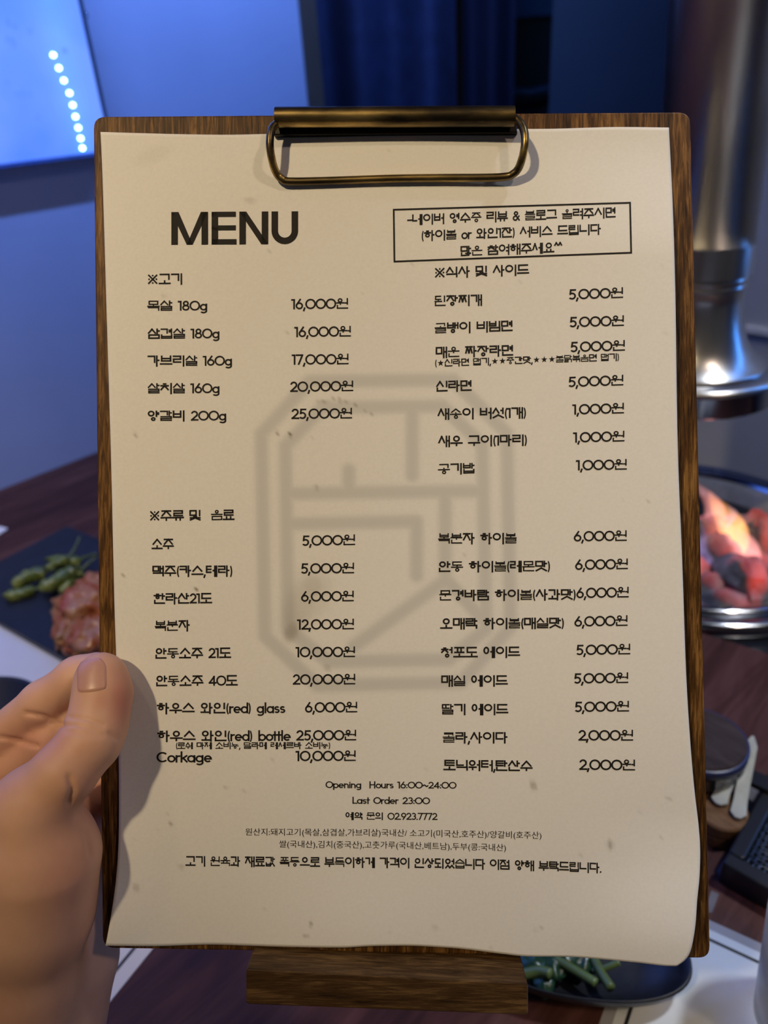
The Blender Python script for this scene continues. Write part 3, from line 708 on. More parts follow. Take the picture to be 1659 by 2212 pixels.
LINES = [
 ('※고기', 319, 393.5, 614, 613, 21), ('목살 180g', 318, 447.5, 671, 670.5, 20.5), ('16,000원', 629, 752, 668, 666.5, 21.5),
 ('삼겹살 180g', 318.5, 474, 731.5, 730.5, 20.5), ('16,000원', 635.6, 758, 728, 726.5, 21.5), ('가브리살 160g', 318.5, 501, 790, 789.5, 20.5), ('17,000원', 630, 753, 787.6, 786.5, 21.5),
 ('살치살 160g', 318.5, 474, 849.5, 849, 20.5), ('20,000원', 626, 763, 846.5, 844.5, 21.5), ('양갈비 200g', 319, 488.6, 909, 908, 20.5), ('25,000원', 629, 760.5, 905, 903.5, 21.5),
 ('-네이버 영수증 리뷰 & 블로그 올려주시면', 879.6, 1330, 485, 469, 20), ('(하이볼 or 와인1잔) 서비스 드립니다', 911, 1298, 519.5, 505, 20), ('많은 참여해주세요^^', 994.7, 1215, 553, 544, 20),
 ('※식사 및 사이드', 939, 1143, 600, 593, 21), ('된장찌개', 938.5, 1041.4, 661, 658.5, 21), ('5,000원', 1229, 1346, 647, 643, 21.5),
 ('골뱅이 비빔면', 939, 1107.5, 720, 714.5, 21), ('5,000원', 1230.5, 1348, 706.7, 703.5, 21.5), ('매운 짜장라면', 941, 1108.6, 772, 767.5, 21), ('5,000원', 1232.4, 1350, 760.6, 757, 21.5),
 ('(★신라면 맵기,★★중간맛,★★★불닭볶음면 맵기)', 940, 1337, 792, 778.5, 14.5), ('신라면', 941.5, 1019, 845.5, 843.5, 21), ('5,000원', 1228, 1346.7, 836, 832, 21.5),
 ('새송이 버섯(1개)', 944.6, 1136, 905, 902, 21), ('1,000원', 1236, 1348, 895.5, 892.5, 21.5), ('새우 구이(1마리)', 946, 1138, 964, 961, 21), ('1,000원', 1238, 1349, 956, 953, 21.5),
 ('공기밥', 946, 1025, 1024.5, 1022, 21), ('1,000원', 1244, 1354, 1016, 1014, 21.5),
 ('※주류 및  음료', 323.5, 506.5, 1125, 1123, 21), ('소주', 327.4, 375.6, 1186, 1186, 21), ('5,000원', 653, 767, 1179, 1177, 21.5), ('맥주(카스,테라)', 329, 501.6, 1244.5, 1244, 21), ('5,000원', 650.3, 765, 1239, 1238, 21.5),
 ('한라산21도', 331.7, 458.3, 1304, 1303, 21), ('6,000원', 650.3, 764.3, 1299.5, 1298.5, 21.5), ('복분자', 334.3, 410, 1363, 1362, 21), ('12,000원', 641.5, 764.6, 1360, 1359, 21.5),
 ('안동소주 21도', 335.6, 499.3, 1422.5, 1421, 21), ('10,000원', 638.3, 767, 1419.5, 1419, 21.5), ('안동소주 40도', 337.2, 513.6, 1482, 1480.5, 21), ('20,000원', 631.8, 767.5, 1478.7, 1478, 21.5),
 ('하우스 와인(red) glass', 338.8, 616.2, 1541, 1540, 21), ('6,000원', 658.8, 771.7, 1539, 1538.5, 21.5), ('하우스 와인(red) bottle', 339.8, 628, 1601, 1600, 21), ('25,000원', 639.3, 769.5, 1599.5, 1599, 21.5),
 ('(로쉐 마제 소비뇽, 달라메 레세르바 소비뇽)', 380.2, 713, 1617.5, 1617, 13), ('Corkage', 338.2, 457.6, 1646.5, 1646.5, 21.5), ('10,000원', 638.3, 768.5, 1644, 1643.5, 21.5),
 ('복분자 하이볼', 946.5, 1116, 1174, 1173.5, 21), ('6,000원', 1239.5, 1354, 1169.5, 1168, 21.5), ('안동 하이볼(레몬맛)', 947.8, 1188, 1235, 1233.5, 21), ('6,000원', 1242.4, 1356.4, 1231, 1229, 21.5),
 ('문경바람 하이볼(사과맛)', 948.8, 1243.4, 1297, 1295, 21), ('6,000원', 1245, 1358.3, 1292, 1290, 21.5), ('오매락 하이볼(매실맛)', 950.5, 1218, 1358, 1356.5, 21), ('6,000원', 1240.8, 1355.7, 1353.5, 1351.5, 21.5),
 ('청포도 에이드', 952, 1123.6, 1420, 1419, 21), ('5,000원', 1245, 1361.6, 1415, 1413, 21.5), ('매실 에이드', 953, 1097, 1481.5, 1481, 21), ('5,000원', 1240, 1357.3, 1476.5, 1475, 21.5),
 ('딸기 에이드', 954.4, 1098, 1543, 1543, 21), ('5,000원', 1241.8, 1359, 1538, 1536.5, 21.5), ('콜라,사이다', 956.3, 1096.3, 1604, 1604, 21), ('2,000원', 1249, 1367.7, 1599.6, 1599.6, 22),
 ('토닉워터,탄산수', 957.6, 1150.6, 1663.5, 1665.5, 21), ('2,000원', 1250.6, 1372, 1662.8, 1664, 22),
 ('Opening  Hours 16:00~24:00', 703.2, 986.2, 1702, 1703.5, 14), ('Last Order 23:00', 761.4, 929, 1736, 1737, 14), ('예약 문의 02.923.7772', 746.3, 945, 1770, 1771, 14.5)]
for body, x0, x1, y0, y1, h in LINES: text(body, [x0, x1], [y0, y1], h)
text('고기 원육과 재료값 폭등으로 부득이하게 가격이 인상되었습니다 이점 양해 부탁드립니다.', [400.6, 850, 1060, 1299.7], [1870, 1873.5, 1877, 1885], 19.5)
gothic('원산지:돼지고기(목살,삼겹살,가브리살)국내산/ 소고기(미국산,호주산)/양갈비(호주산)', [530, 850, 1169.5], [1805, 1807, 1812.5], 14.8)
gothic('쌀(국내산),김치(중국산),고춧가루(국내산,베트남),두부(콩:국내산)', [603, 850, 1093], [1833.5, 1836, 1841.5], 14.8)
# title: heavy capitals
def title():
    th = .205; P = []
    Q = lambda *a: P.append([Vector(p) for p in a])
    def box(x0, y0, x1, y1): Q((x0, y0), (x1, y0), (x1, y1), (x0, y1))
    s = 1 / 71.0; X = lambda px: (px - 369.8) * s
    H1 = 1.0
    # M 369.8-449
    x0, x1 = X(370), X(449.5); xm = (x0 + x1) / 2
    box(x0, 0, x0 + .20, H1); box(x1 - .20, 0, x1, H1)
    Q((x0, H1), (xm - .09, 0), (xm + .09, 0), (x0 + .22, H1)); Q((x1 - .22, H1), (xm - .09, 0), (xm + .09, 0), (x1, H1))
    x0, x1 = X(457), X(511)
    box(x0, 0, x0 + .20, H1); box(x0, 0, x1, .165); box(x0, .43, x1 - .02, .585); box(x0, .84, x1 - .02, H1)
    x0, x1 = X(517), X(579.5)
    box(x0, 0, x0 + .20, H1); box(x1 - .20, 0, x1, H1); Q((x0, H1), (x0 + .21, H1), (x1, 0), (x1 - .21, 0))
    x0, x1 = X(586.5), X(644); c = (x0 + x1) / 2; r = (x1 - x0) / 2
    box(x0, r, x0 + .20, H1); box(x1 - .20, r, x1, H1)
    n = 18
    for k in range(n):
        a, b = math.pi + math.pi * k / n, math.pi + math.pi * (k + 1) / n; ri = r - .20
        Q((c + ri * math.cos(a), r + ri * math.sin(a)), (c + r * math.cos(a), r + r * math.sin(a)), (c + r * math.cos(b), r + r * math.sin(b)), (c + ri * math.cos(b), r + ri * math.sin(b)))
    return P, X(644)
P, wdt = title(); place('title_lettering', P, wdt, [369.8, 644], [529, 527.3], 71 * .79)
# notice frame
C4 = [(850.5, 453), (1361, 438), (1363.5, 545.8), (852, 565)]; P = []
mb = MB()
for k in range(4):
    a, b = Vector(C4[k]), Vector(C4[(k + 1) % 4]); nseg = 24
    d = (b - a).normalized(); nn = Vector((-d.y, d.x)) * 1.9
    for i in range(nseg):
        p, q = a + (b - a) * (i / nseg), a + (b - a) * ((i + 1) / nseg)
        if i == 0: p = p - d * 1.9
        if i == nseg - 1: q = q + d * 1.9
        kk = len(mb.v); mb.v += [tuple(surf(z.x, z.y, .00009)) for z in (p - nn, q - nn, q + nn, p + nn)]; mb.f.append((kk, kk + 1, kk + 2, kk + 3))
me = bpy.data.meshes.new('notice_frame'); me.from_pydata(mb.v, [], mb.f); me.materials.append(m_ink)
o = bpy.data.objects.new('notice_frame', me); COL.objects.link(o); o.parent = sheet

# ================================================================== HAND
def cs(px, py, z): return np.array([(px - CX) / FPX * z, (py - CY) / FPX * z, z])     # camera space: right, down, forward
def cone(P, a, b, ra, rb):
    ba = b - a; L = np.dot(ba, ba); t = np.clip(((P - a) @ ba) / L, 0, 1)
    return np.linalg.norm(P - (a + t[..., None] * ba), axis=-1) - (ra + (rb - ra) * t)
def smin(a, b, k):
    h = np.clip(0.5 + 0.5 * (b - a) / k, 0, 1); return b + (a - b) * h - k * h * (1 - h)
def chain(P, pts, k=.004):
    d = None
    for (p, r), (q, s) in zip(pts[:-1], pts[1:]):
        c = cone(P, cs(*p), cs(*q), r, s); d = c if d is None else smin(d, c, k)
    return d
def hand_sdf(P):
    thumb = chain(P, [((219, 1464, .2748), .0090), ((222, 1500, .2735), .0097), ((212, 1560, .2700), .0096), ((196, 1600, .2665), .0099), ((140, 1668, .2620), .0102), ((70, 1745, .2640), .0130)], .004)
    then = chain(P, [((70, 1745, .2640), .0130), ((84, 1850, .2690), .0185), ((70, 1960, .2745), .0195), ((45, 2120, .2830), .0190), ((20, 2420, .292), .0230)], .010)
    heel = chain(P, [((150, 1745, .3080), .0140), ((150, 1860, .3085), .0155), ((142, 1960, .3065), .0165), ((136, 2070, .3055), .0190), ((95, 2200, .3040), .0215), ((40, 2420, .300), .0270)], .010)
    palm = chain(P, [((-150, 1800, .318), .0150), ((-20, 1880, .315), .0170), ((80, 2000, .312), .0180)], .010)
    d = smin(thumb, then, .006); d = smin(d, smin(heel, palm, .012), .0065)
    web = chain(P, [((40, 1765, .272), .0095), ((-60, 1760, .300), .0120)], .008); d = smin(d, web, .008)
    index = chain(P, [((-170, 1785, .320), .0108), ((-10, 1608, .3105), .0096), ((95, 1520, .3040), .0090), ((168, 1466, .3005), .0084), ((208, 1452, .2995), .0078)], .003)
    mid = chain(P, [((-170, 1870, .3215), .0105), ((-15, 1676, .3130), .0096), ((110, 1596, .3055), .0090), ((255, 1535, .3005), .0080)], .003)
    ring = chain(P, [((-120, 1960, .327), .0105), ((40, 1790, .3270), .0094), ((170, 1720, .3150), .0087), ((330, 1680, .3015), .0077)], .003)
    pinky = chain(P, [((-20, 2020, .325), .0100), ((110, 1880, .3230), .0085), ((205, 1830, .3130), .0078), ((320, 1800, .3010), .0070)], .003)
    fing = smin(smin(index, mid, .0012), smin(ring, pinky, .0012), .0012)
    d = smin(d, fing, .0022)
    return d
STEP = 0.00105
lo = np.array([-.205, .040, .235]); hi = np.array([-.062, .300, .350])
nx, ny, nz = [int(q) for q in np.ceil((hi - lo) / STEP)]
K_ = 4; nx, ny, nz = [int(math.ceil(q / K_)) * K_ for q in (nx, ny, nz)]
def grid_pts(n3, st, off):
    g = np.stack(np.meshgrid(*[np.arange(n) for n in n3], indexing='ij'), -1).reshape(-1, 3); return lo + st * (g + off)
Dc = hand_sdf(grid_pts((nx // K_, ny // K_, nz // K_), STEP * K_, (K_ - 1) / 2 / K_)).reshape(nx // K_, ny // K_, nz // K_)
D = np.repeat(np.repeat(np.repeat(Dc, K_, 0), K_, 1), K_, 2)
nearm = np.abs(D) < STEP * K_ * 1.3; ii = np.argwhere(nearm)
D[nearm] = hand_sdf(lo + STEP * ii)
# keep the skin out of the board (it presses flat against it)
xs_ = lo[0] + STEP * np.arange(nx)
bz = (BC - CAM).dot(NB)
ins = D < 0
corn = [ins[a:nx - 1 + a, b:ny - 1 + b, c:nz - 1 + c] for a in (0, 1) for b in (0, 1) for c in (0, 1)]
cnt = sum(c.astype(np.int8) for c in corn); act = (cnt > 0) & (cnt < 8)
idx = np.full(act.shape, -1, np.int64); cells = np.argwhere(act); idx[act] = np.arange(len(cells))
acc = np.zeros((len(cells), 3)); nacc = np.zeros(len(cells))
cr = [(a, b, c) for a in (0, 1) for b in (0, 1) for c in (0, 1)]
for p in range(8):
    for q in range(p + 1, 8):
        A_, B_ = np.array(cr[p]), np.array(cr[q])
        if np.abs(A_ - B_).sum() != 1: continue
        da = D[tuple((cells + A_).T)]; db = D[tuple((cells + B_).T)]; cross = (da < 0) != (db < 0)
        t = np.where(cross, da / np.where(cross, da - db, 1), 0)
        acc += np.where(cross[:, None], A_ + (B_ - A_) * t[:, None], 0); nacc += cross
HV_ = lo + STEP * (cells + acc / nacc[:, None])
hf = []
for ax in range(3):
    e = np.zeros(3, int); e[ax] = 1; u = np.roll(e, 1); w = np.roll(e, 2)
    sl0 = tuple(slice(0, n_ - 1) if k == ax else slice(1, n_ - 1) for k, n_ in enumerate((nx, ny, nz)))
    sl1 = tuple(slice(1, n_) if k == ax else slice(1, n_ - 1) for k, n_ in enumerate((nx, ny, nz)))
    ch = np.argwhere(ins[sl0] != ins[sl1]) + np.array([0 if k == ax else 1 for k in range(3)])
    q0 = idx[tuple(ch.T)]; q1 = idx[tuple((ch - u).T)]; q2 = idx[tuple((ch - u - w).T)]; q3 = idx[tuple((ch - w).T)]
    F_ = np.stack([q0, q1, q2, q3], 1); F_ = F_[(F_ >= 0).all(1)]
    hf += [tuple(int(k) for k in f) for f in F_]
# relax a little, then press the joint creases in
nb = [[] for _ in range(len(HV_))]
E_ = set()
for f in hf:
    for k in range(4): E_.add((min(f[k], f[(k + 1) % 4]), max(f[k], f[(k + 1) % 4])))
E_ = np.array(list(E_)); deg = np.bincount(E_.ravel(), minlength=len(HV_))[:, None]
for _ in range(3):
    s_ = np.zeros_like(HV_); np.add.at(s_, E_[:, 0], HV_[E_[:, 1]]); np.add.at(s_, E_[:, 1], HV_[E_[:, 0]]); HV_ = .5 * HV_ + .5 * s_ / deg
eps = 4e-4
def grad(P): return np.stack([hand_sdf(P + np.eye(3)[k] * eps) - hand_sdf(P - np.eye(3)[k] * eps) for k in range(3)], -1)
GN = grad(HV_); GN /= np.linalg.norm(GN, axis=1)[:, None] + 1e-9
hp = np.stack([CX + FPX * HV_[:, 0] / HV_[:, 2], CY + FPX * HV_[:, 1] / HV_[:, 2]], 1)
front = GN[:, 2] < 0.15
def seg_dist(P, pts):
    d = np.full(len(P), 1e9)
    for a, b in zip(pts[:-1], pts[1:]):
        a, b = np.array(a, float), np.array(b, float); v = b - a; t = np.clip(((P - a) @ v) / (v @ v), 0, 1); d = np.minimum(d, np.hypot(*(P - a - t[:, None] * v).T))
    return d
CREASE = [([(150, 1549), (185, 1553), (222, 1566)], 5, .0007), ([(142, 1565), (170, 1566), (210, 1578)], 5, .0008), ([(140, 1577), (180, 1586), (222, 1588)], 5, .0005), ([(238, 1584), (255, 1596)], 5, .0006),
          ([(55, 1541), (95, 1548), (135, 1567)], 5, .0012), ([(0, 1593), (40, 1600), (80, 1612)], 5, .0010), ([(150, 1680), (158, 1705), (150, 1735)], 7, .0012), ([(185, 1795), (196, 1850)], 6, .0006)]
dz = np.zeros(len(HV_))
for pts, w_, a_ in CREASE: dz = np.maximum(dz, a_ * np.exp(-(seg_dist(hp, pts) / w_) ** 2) * front)
HV_ = HV_ - GN * dz[:, None]
def cam2world(v): return CAM + RT * float(v[0]) - UP * float(v[1]) + FW * float(v[2])
m_skin, nt, b = new_mat('skin')
at_ = nt.nodes.new('ShaderNodeAttribute'); at_.attribute_name = 'flush'
sp_ = nt.nodes.new('ShaderNodeSeparateColor'); nt.links.new(at_.outputs['Color'], sp_.inputs[0])
n1 = noise_node(nt, 28, 4); r1 = ramp(nt, n1.outputs[0], [(.3, (.60, .325, .215)), (.7, (.71, .425, .29))])
mx = nt.nodes.new('ShaderNodeMix'); mx.data_type = 'RGBA'; mx.inputs['B'].default_value = (.56, .20, .15, 1)
nt.links.new(sp_.outputs[0], mx.inputs['Factor']); nt.links.new(r1.outputs[0], mx.inputs['A']); nt.links.new(mx.outputs['Result'], b.inputs['Base Color'])
b.inputs['Roughness'].default_value = .50; b.inputs['Subsurface Weight'].default_value = .12; b.inputs['Subsurface Radius'].default_value = (1, .35, .2); b.inputs['Subsurface Scale'].default_value = .003
b.inputs['Specular IOR Level'].default_value = .35
n2 = noise_node(nt, 420, 3); bump(nt, b, n2.outputs[0], .12, .0004)
HM = frame(cam2world(cs(60, 1900, .285)))
hand = MB().add([cam2world(v) for v in HV_], hf).build('hand', m_skin, None, True, HM)
tag(hand, 'bare left hand gripping the clipboard by its left edge, thumb in front', 'hand')
fl = np.zeros(len(HV_))
for x, y, rx, ry, a_ in ((262, 1515, 26, 60, .75), (225, 1515, 30, 22, .35), (90, 1600, 90, 40, .3), (200, 1720, 30, 60, .4), (150, 1900, 60, 140, .25)):
    fl = np.maximum(fl, a_ * np.exp(-((hp[:, 0] - x) / rx) ** 2 - ((hp[:, 1] - y) / ry) ** 2))
ca = hand.data.color_attributes.new('flush', 'FLOAT_COLOR', 'POINT')
cc = np.zeros((len(HV_), 4), np.float32); cc[:, 0] = fl; cc[:, 3] = 1; ca.data.foreach_set('color', cc.ravel())
# thumb nail: a plate that follows the thumb's surface
NW, NH = 14, 16
def nail_px(u, v):               # u across, v from free edge (0) to cuticle (1)
    w = 34 * (1 - .85 * max(0, .32 - v) ** 1.6 * 3.2) * (1 - .5 * max(0, v - .80) ** 2 * 6)
    return 199 + 2 * v + (u * 2 - 1) * w - 2, 1423 + 70 * v + 5 * (1 - (2 * u - 1) ** 2) * (v - .3) - 8 * (u - .5)
NP = np.array([cs(*nail_px(i / NW, j / NH), 1.0) for j in range(NH + 1) for i in range(NW + 1)]); zz = np.full(len(NP), .24)
for _ in range(60): zz += hand_sdf(NP * zz[:, None]) * .9
NP = NP * zz[:, None]; NG = grad(NP); NG /= np.linalg.norm(NG, axis=1)[:, None]
nvs = [NP[j * (NW + 1) + i] + NG[j * (NW + 1) + i] * (.00038 if min(i, NW - i, j, NH - j) > 0 else -.0003) for j in range(NH + 1) for i in range(NW + 1)]
nfs = [(j * (NW + 1) + i, j * (NW + 1) + i + 1, (j + 1) * (NW + 1) + i + 1, (j + 1) * (NW + 1) + i) for j in range(NH) for i in range(NW)]
m_nail = plain('nail', (.55, .29, .215), .36, var=.05, scale=60)
nl = MB().add([cam2world(v) for v in nvs], nfs).build('thumb_nail', m_nail, hand, True); nl['label'] = 'short pink thumb nail'

# ================================================================== CHARCOAL GRILL
m_steel = plain('brushed_steel', (.60, .59, .58), .29, 1.0, var=.10, scale=60, bmp=.05, stretch=(1, 1, .03))
m_ring = plain('polished_ring', (.42, .43, .46), .14, 1.0, var=.1, scale=20)
m_clay = plain('grey_firebrick', (.22, .215, .19), .8, var=.2, scale=60, bmp=.4)
T = TABLE
GM = frame(Vector((gp.x, gp.y, T - .009)))
gr = thing('charcoal_grill', 'round steel charcoal grill with burning coals, sunk in the table', 'grill', GM)
gc = (gp.x, gp.y)
GS = 1.09
MB().lathe([(r * GS, z) for r, z in [(.128, T - .0089), (.150, T - .0089), (.152, T - .004), (.152, T + .004), (.149, T + .0075), (.143, T + .008), (.139, T + .004), (.136, T - .004)]], 96, gc, True).build('outer_ring', m_ring, gr, True)
MB().lathe([(r * GS, z) for r, z in [(.1355, T - .004), (.1365, T + .006), (.134, T + .010), (.129, T + .011), (.125, T + .007), (.123, T + .000), (.121, T - .006), (.1275, T - .0085)]], 96, gc, True).build('inner_ring', m_ring, gr, True)
MB().lathe([(r * GS, z) for r, z in [(.1205, T - .006), (.1225, T + .006), (.117, T + .009), (.109, T + .004), (.1035, T - .008), (.100, T - .012), (.112, T - .016)]], 72, gc, True).build('ceramic_rim', m_clay, gr, True)
MB().lathe([(r * GS, z) for r, z in [(.1030, T - .0085), (.094, T - .028), (.070, T - .040), (.0005, T - .042), (.0005, T - .046), (.075, T - .046), (.099, T - .034), (.110, T - .018)]], 72, gc).build('fire_bowl', plain('sooty_bowl', (.02, .019, .018), .85, var=.3, bmp=.3), gr, True)
m_ember, nt, b = new_mat('glowing_embers')
n1 = noise_node(nt, 60, 4); r1 = ramp(nt, n1.outputs[0], [(.34, (.10, .008, .004)), (.5, (.9, .10, .03)), (.66, (1.0, .30, .08))])
b.inputs['Base Color'].default_value = (.05, .03, .03, 1); nt.links.new(r1.outputs[0], b.inputs['Emission Color']); b.inputs['Emission Strength'].default_value = 1.1
eb = MB(); rr_ = random.Random(3)
for k in range(150):
    a = rr_.uniform(0, 6.283); rd_ = .092 * math.sqrt(rr_.random()); z_ = T - .030 + .010 * (1 - rd_ / .092)
    q_ = rr_.uniform(.008, .013); eb.blob((gp.x + rd_ * math.cos(a), gp.y + rd_ * math.sin(a), z_), (q_, q_ * .8, q_ * .7), .4, 1.6, 8, k, a)
o = eb.build('ember_bed', m_ember, None, False, frame(Vector((gp.x, gp.y, T - .036)))); o['kind'] = 'stuff'
tag(o, 'bed of glowing red embers under the coals in the grill', 'embers')
for k in range(14):
    a = 2 * math.pi * k / 14; c = (gp.x + .1310 * GS * math.cos(a), gp.y + .1310 * GS * math.sin(a), T + .0108)
    MB().blob(c, (.0026, .0026, .0012), 0, 1, 10).build('rivet', m_ring, gr, True)
m_coal, nt, b = new_mat('glowing_coal')
n1 = noise_node(nt, 26, 4, (1, 1, 1), .6, 0, 'Object'); r1 = ramp(nt, n1.outputs[0], [(.35, (.05, .04, .04)), (.55, (.20, .19, .19)), (.7, (.34, .33, .34))])
n2 = noise_node(nt, 11, 2, (1, 1, .9), .4, .5, 'Object'); r2 = ramp(nt, n2.outputs[0], [(.47, (0, 0, 0)), (.57, (.62, .035, .02)), (.72, (1.0, .17, .05))])
nt.links.new(r1.outputs[0], b.inputs['Base Color']); nt.links.new(r2.outputs[0], b.inputs['Emission Color']); b.inputs['Emission Strength'].default_value = 1.0
b.inputs['Roughness'].default_value = .95; bump(nt, b, n1.outputs[0], .7, .004)
coals = [(1632, 1165, .020, (.021, .017, .024), .3, 1), (1600, 1255, .012, (.027, .019, .020), -.3, 2), (1548, 1200, .016, (.018, .014, .018), .8, 3), (1560, 1305, .004, (.020, .014, .013), .2, 4),
         (1530, 1275, .008, (.016, .013, .013), 1.2, 5), (1612, 1215, .002, (.026, .022, .016), .5, 6), (1520, 1165, .012, (.022, .017, .02), 1.0, 7), (1465, 1230, .010, (.024, .018, .02), .1, 8),
         (1430, 1160, .006, (.026, .018, .02), 2.0, 9), (1575, 1290, -.006, (.03, .02, .012), .2, 10), (1548, 1240, -.008, (.03, .024, .015), 1.2, 11), (1400, 1220, .004, (.024, .02, .02), .6, 12)]
lab = ['tall glowing coal with ashy top at the right of the grill', 'big dark coal with red face near the bowl front', 'small grey coal behind the big dark one', 'flat coal lying low at the front of the fire', 'pale ash covered coal beside the board edge',
       'wide red coal under the tall ashy one', 'coal at the back of the fire, just right of the board edge', 'coal hidden half behind the board, middle of the fire', 'coal at the far left of the fire behind the board',
       'broad low coal beneath the flat front coal', 'broad low coal beneath the small grey one', 'coal at the near left of the fire behind the board']
for k, (x, y, h, r, ro, sd) in enumerate(coals):
    c = at(x, y, h); M = frame(Vector((c.x, c.y, c.z - r[2] * .9)))
    r = tuple(q * 1.22 for q in r); o = MB().blob(c, r, .42, 1.5, 16, sd, ro, True).build('charcoal_piece', m_coal, None, False, M); auto_smooth(o, 38)
    tag(o, lab[k] if k < len(lab) else 'lump of burning charcoal heaped in the fire bowl of the grill', 'charcoal', 'burning coals in the grill')
# flames: hot gas, a glowing volume in each tongue
def flame_mat(name, col, st):
    m = bpy.data.materials.new(name); m.use_nodes = True; nt = m.node_tree; nt.nodes.clear()
    o = nt.nodes.new('ShaderNodeOutputMaterial'); e = nt.nodes.new('ShaderNodeEmission'); e.inputs[0].default_value = (*col, 1)
    tc = nt.nodes.new('ShaderNodeTexCoord'); n = nt.nodes.new('ShaderNodeTexNoise'); n.inputs['Scale'].default_value = 45
    mp = nt.nodes.new('ShaderNodeMapping'); mp.inputs['Scale'].default_value = (1, 1, .3)
    nt.links.new(tc.outputs['Object'], mp.inputs[0]); nt.links.new(mp.outputs[0], n.inputs['Vector'])
    mm = nt.nodes.new('ShaderNodeMapRange'); mm.inputs[1].default_value = .32; mm.inputs[2].default_value = .7; mm.inputs[3].default_value = st * .15; mm.inputs[4].default_value = st
    nt.links.new(n.outputs[0], mm.inputs[0]); nt.links.new(mm.outputs[0], e.inputs[1]); nt.links.new(e.outputs[0], o.inputs['Volume']); return m
fm1 = flame_mat('flame_orange', (1.0, .42, .12), 110); fm2 = flame_mat('flame_pink', (1.0, .36, .34), 105); fm3 = flame_mat('flame_violet', (.60, .42, 1.0), 70)
flames = [((1590, 1215), (1545, 1060), .017, fm1, 'orange flame tongue rising highest beside the clipboard edge'), ((1560, 1180), (1510, 1040), .014, fm2, 'pink flame tongue licking up behind the clipboard edge'),
          ((1625, 1245), (1565, 1120), .016, fm2, 'broad pink flame over the right hand coals'), ((1548, 1240), (1500, 1130), .008, fm3, 'thin violet flame streak low over the coals'), ((1600, 1160), (1562, 1090), .010, fm3, 'faint violet flame curl behind the ashy coal')]
for (b0_, t0_, r, fm, lb) in flames:
    p = at(*b0_, .008); L = (Vector(px_of(p)) - Vector(t0_)).length * p.to_2d().length / FPX * 1.15
    q = Vector((p.x, p.y, p.z)); dpt = (p - CAM).dot(FW); tip = dep(t0_[0], t0_[1], dpt - .005)
    path = []; rad = []
    for k in range(13):
        s_ = k / 12; c = p.lerp(tip, s_); c = c + RT * (.006 * math.sin(s_ * 6 + r * 300)); path.append(c); rad.append(max(.0006, r * (math.sin(math.pi * (.18 + .82 * s_)) ** .8) * (1 - .35 * s_)))
    tag(MB().tube(path, rad, 16).build('flame', fm, None, True, frame(p)), lb, 'flame', 'flames in the grill')

# ================================================================== EXHAUST PIPE
ax_ = at(1440, 1185); LEAN = -.050; zr_ = T + height_at(ax_, 830); hz = lambda y: T + height_at(ax_, y)
PMx = frame(Vector((ax_.x, ax_.y, hz(862))))
def leaned(mb):                  # the telescopic arm hangs a few degrees off the vertical
    mb.v = [tuple(Vector(v) + EX * (LEAN * (v[2] - zr_))) for v in mb.v]; return mb
ex = thing('exhaust_pipe', 'telescopic stainless steel exhaust pipe with flared mouth hanging over the grill', 'exhaust pipe', PMx)
PS = .755; pr = .0545 * PS; pc = (ax_.x, ax_.y)
leaned(MB().lathe([(pr, hz(517)), (pr, 2.395)], 96, pc)).build('upper_tube', m_steel, ex, True)
o = leaned(MB().lathe([(pr - .002, hz(585)), (pr + .0010, hz(582)), (pr + .0010, hz(519)), (pr - .002, hz(516))], 96, pc)).build('collar', m_steel, ex); auto_smooth(o)
prof = [(.0500, hz(584)), (.0520, hz(588)), (.0520, hz(596)), (.0500, hz(600)), (.0515, hz(604)), (.0515, hz(612)), (.0495, hz(617)), (.0490, hz(640)), (.0500, hz(670)), (.0530, hz(700)), (.0590, hz(732)), (.0680, hz(757)), (.0800, hz(774)), (.0860, hz(780))]
leaned(MB().lathe([(r * PS, z) for r, z in prof], 96, pc)).build('flared_mouth', m_steel, ex, True)
prof = [(.082, hz(779)), (.094, hz(783)), (.1005, hz(789)), (.1005, hz(794)), (.097, hz(799))]
o = leaned(MB().lathe([(r * PS, z) for r, z in prof], 96, pc)).build('rim_plate', m_steel, ex, True)
prof = [(.095, hz(797)), (.0975, hz(800)), (.0975, hz(838)), (.094, hz(843)), (.080, hz(843)), (.080, hz(812))]
o = leaned(MB().lathe([(r * PS, z) for r, z in prof], 96, pc)).build('filter_ring', m_ring, ex); auto_smooth(o)
c = dep(1618, 535, (ax_ - CAM).dot(FW) - .03); 
lw = wall_end
# pale ledge on the grey wall behind the flared mouth
d = ray(1650, 716); t = (gx - .006 - CAM.dot(A45)) / d.dot(A45); q = CAM + d * t
struct(slab(gx - .006, gx - .0005, -2.4, q.dot(B45) + .03, q.z - .006, q.z + .004).build('trim_2', plain('white_ledge', (.7, .7, .7), .5), frame=SF))

# ================================================================== TABLEWARE, LEFT SIDE
def corner_plate(name, label, cat, p, u, v, lu, lv, h, mat, r=.006, z0=0.0):
    """flat rectangular thing: corner p, unit directions u and v, sizes, height"""
    M = frame(Vector((p.x, p.y, T + z0)), u); I = M.inverted()
    P = [p, p + u * lu, p + u * lu + v * lv, p + v * lv]; L = [(I @ Vector((q.x, q.y, T + z0))).to_2d() for q in P]
    return M, rounded(L, r, 5), h
ang = lambda dg: RZ @ Vector((math.sin(math.radians(dg)), math.cos(math.radians(dg)), 0))
m_slatep = plain('black_slate', (.012, .014, .022), .38, var=.25, scale=60, bmp=.15)
m_white = plain('white_paper_mat', (.72, .73, .74), .55, var=.03, scale=20)
m_line = plain('black_print', (.015, .015, .02), .5)
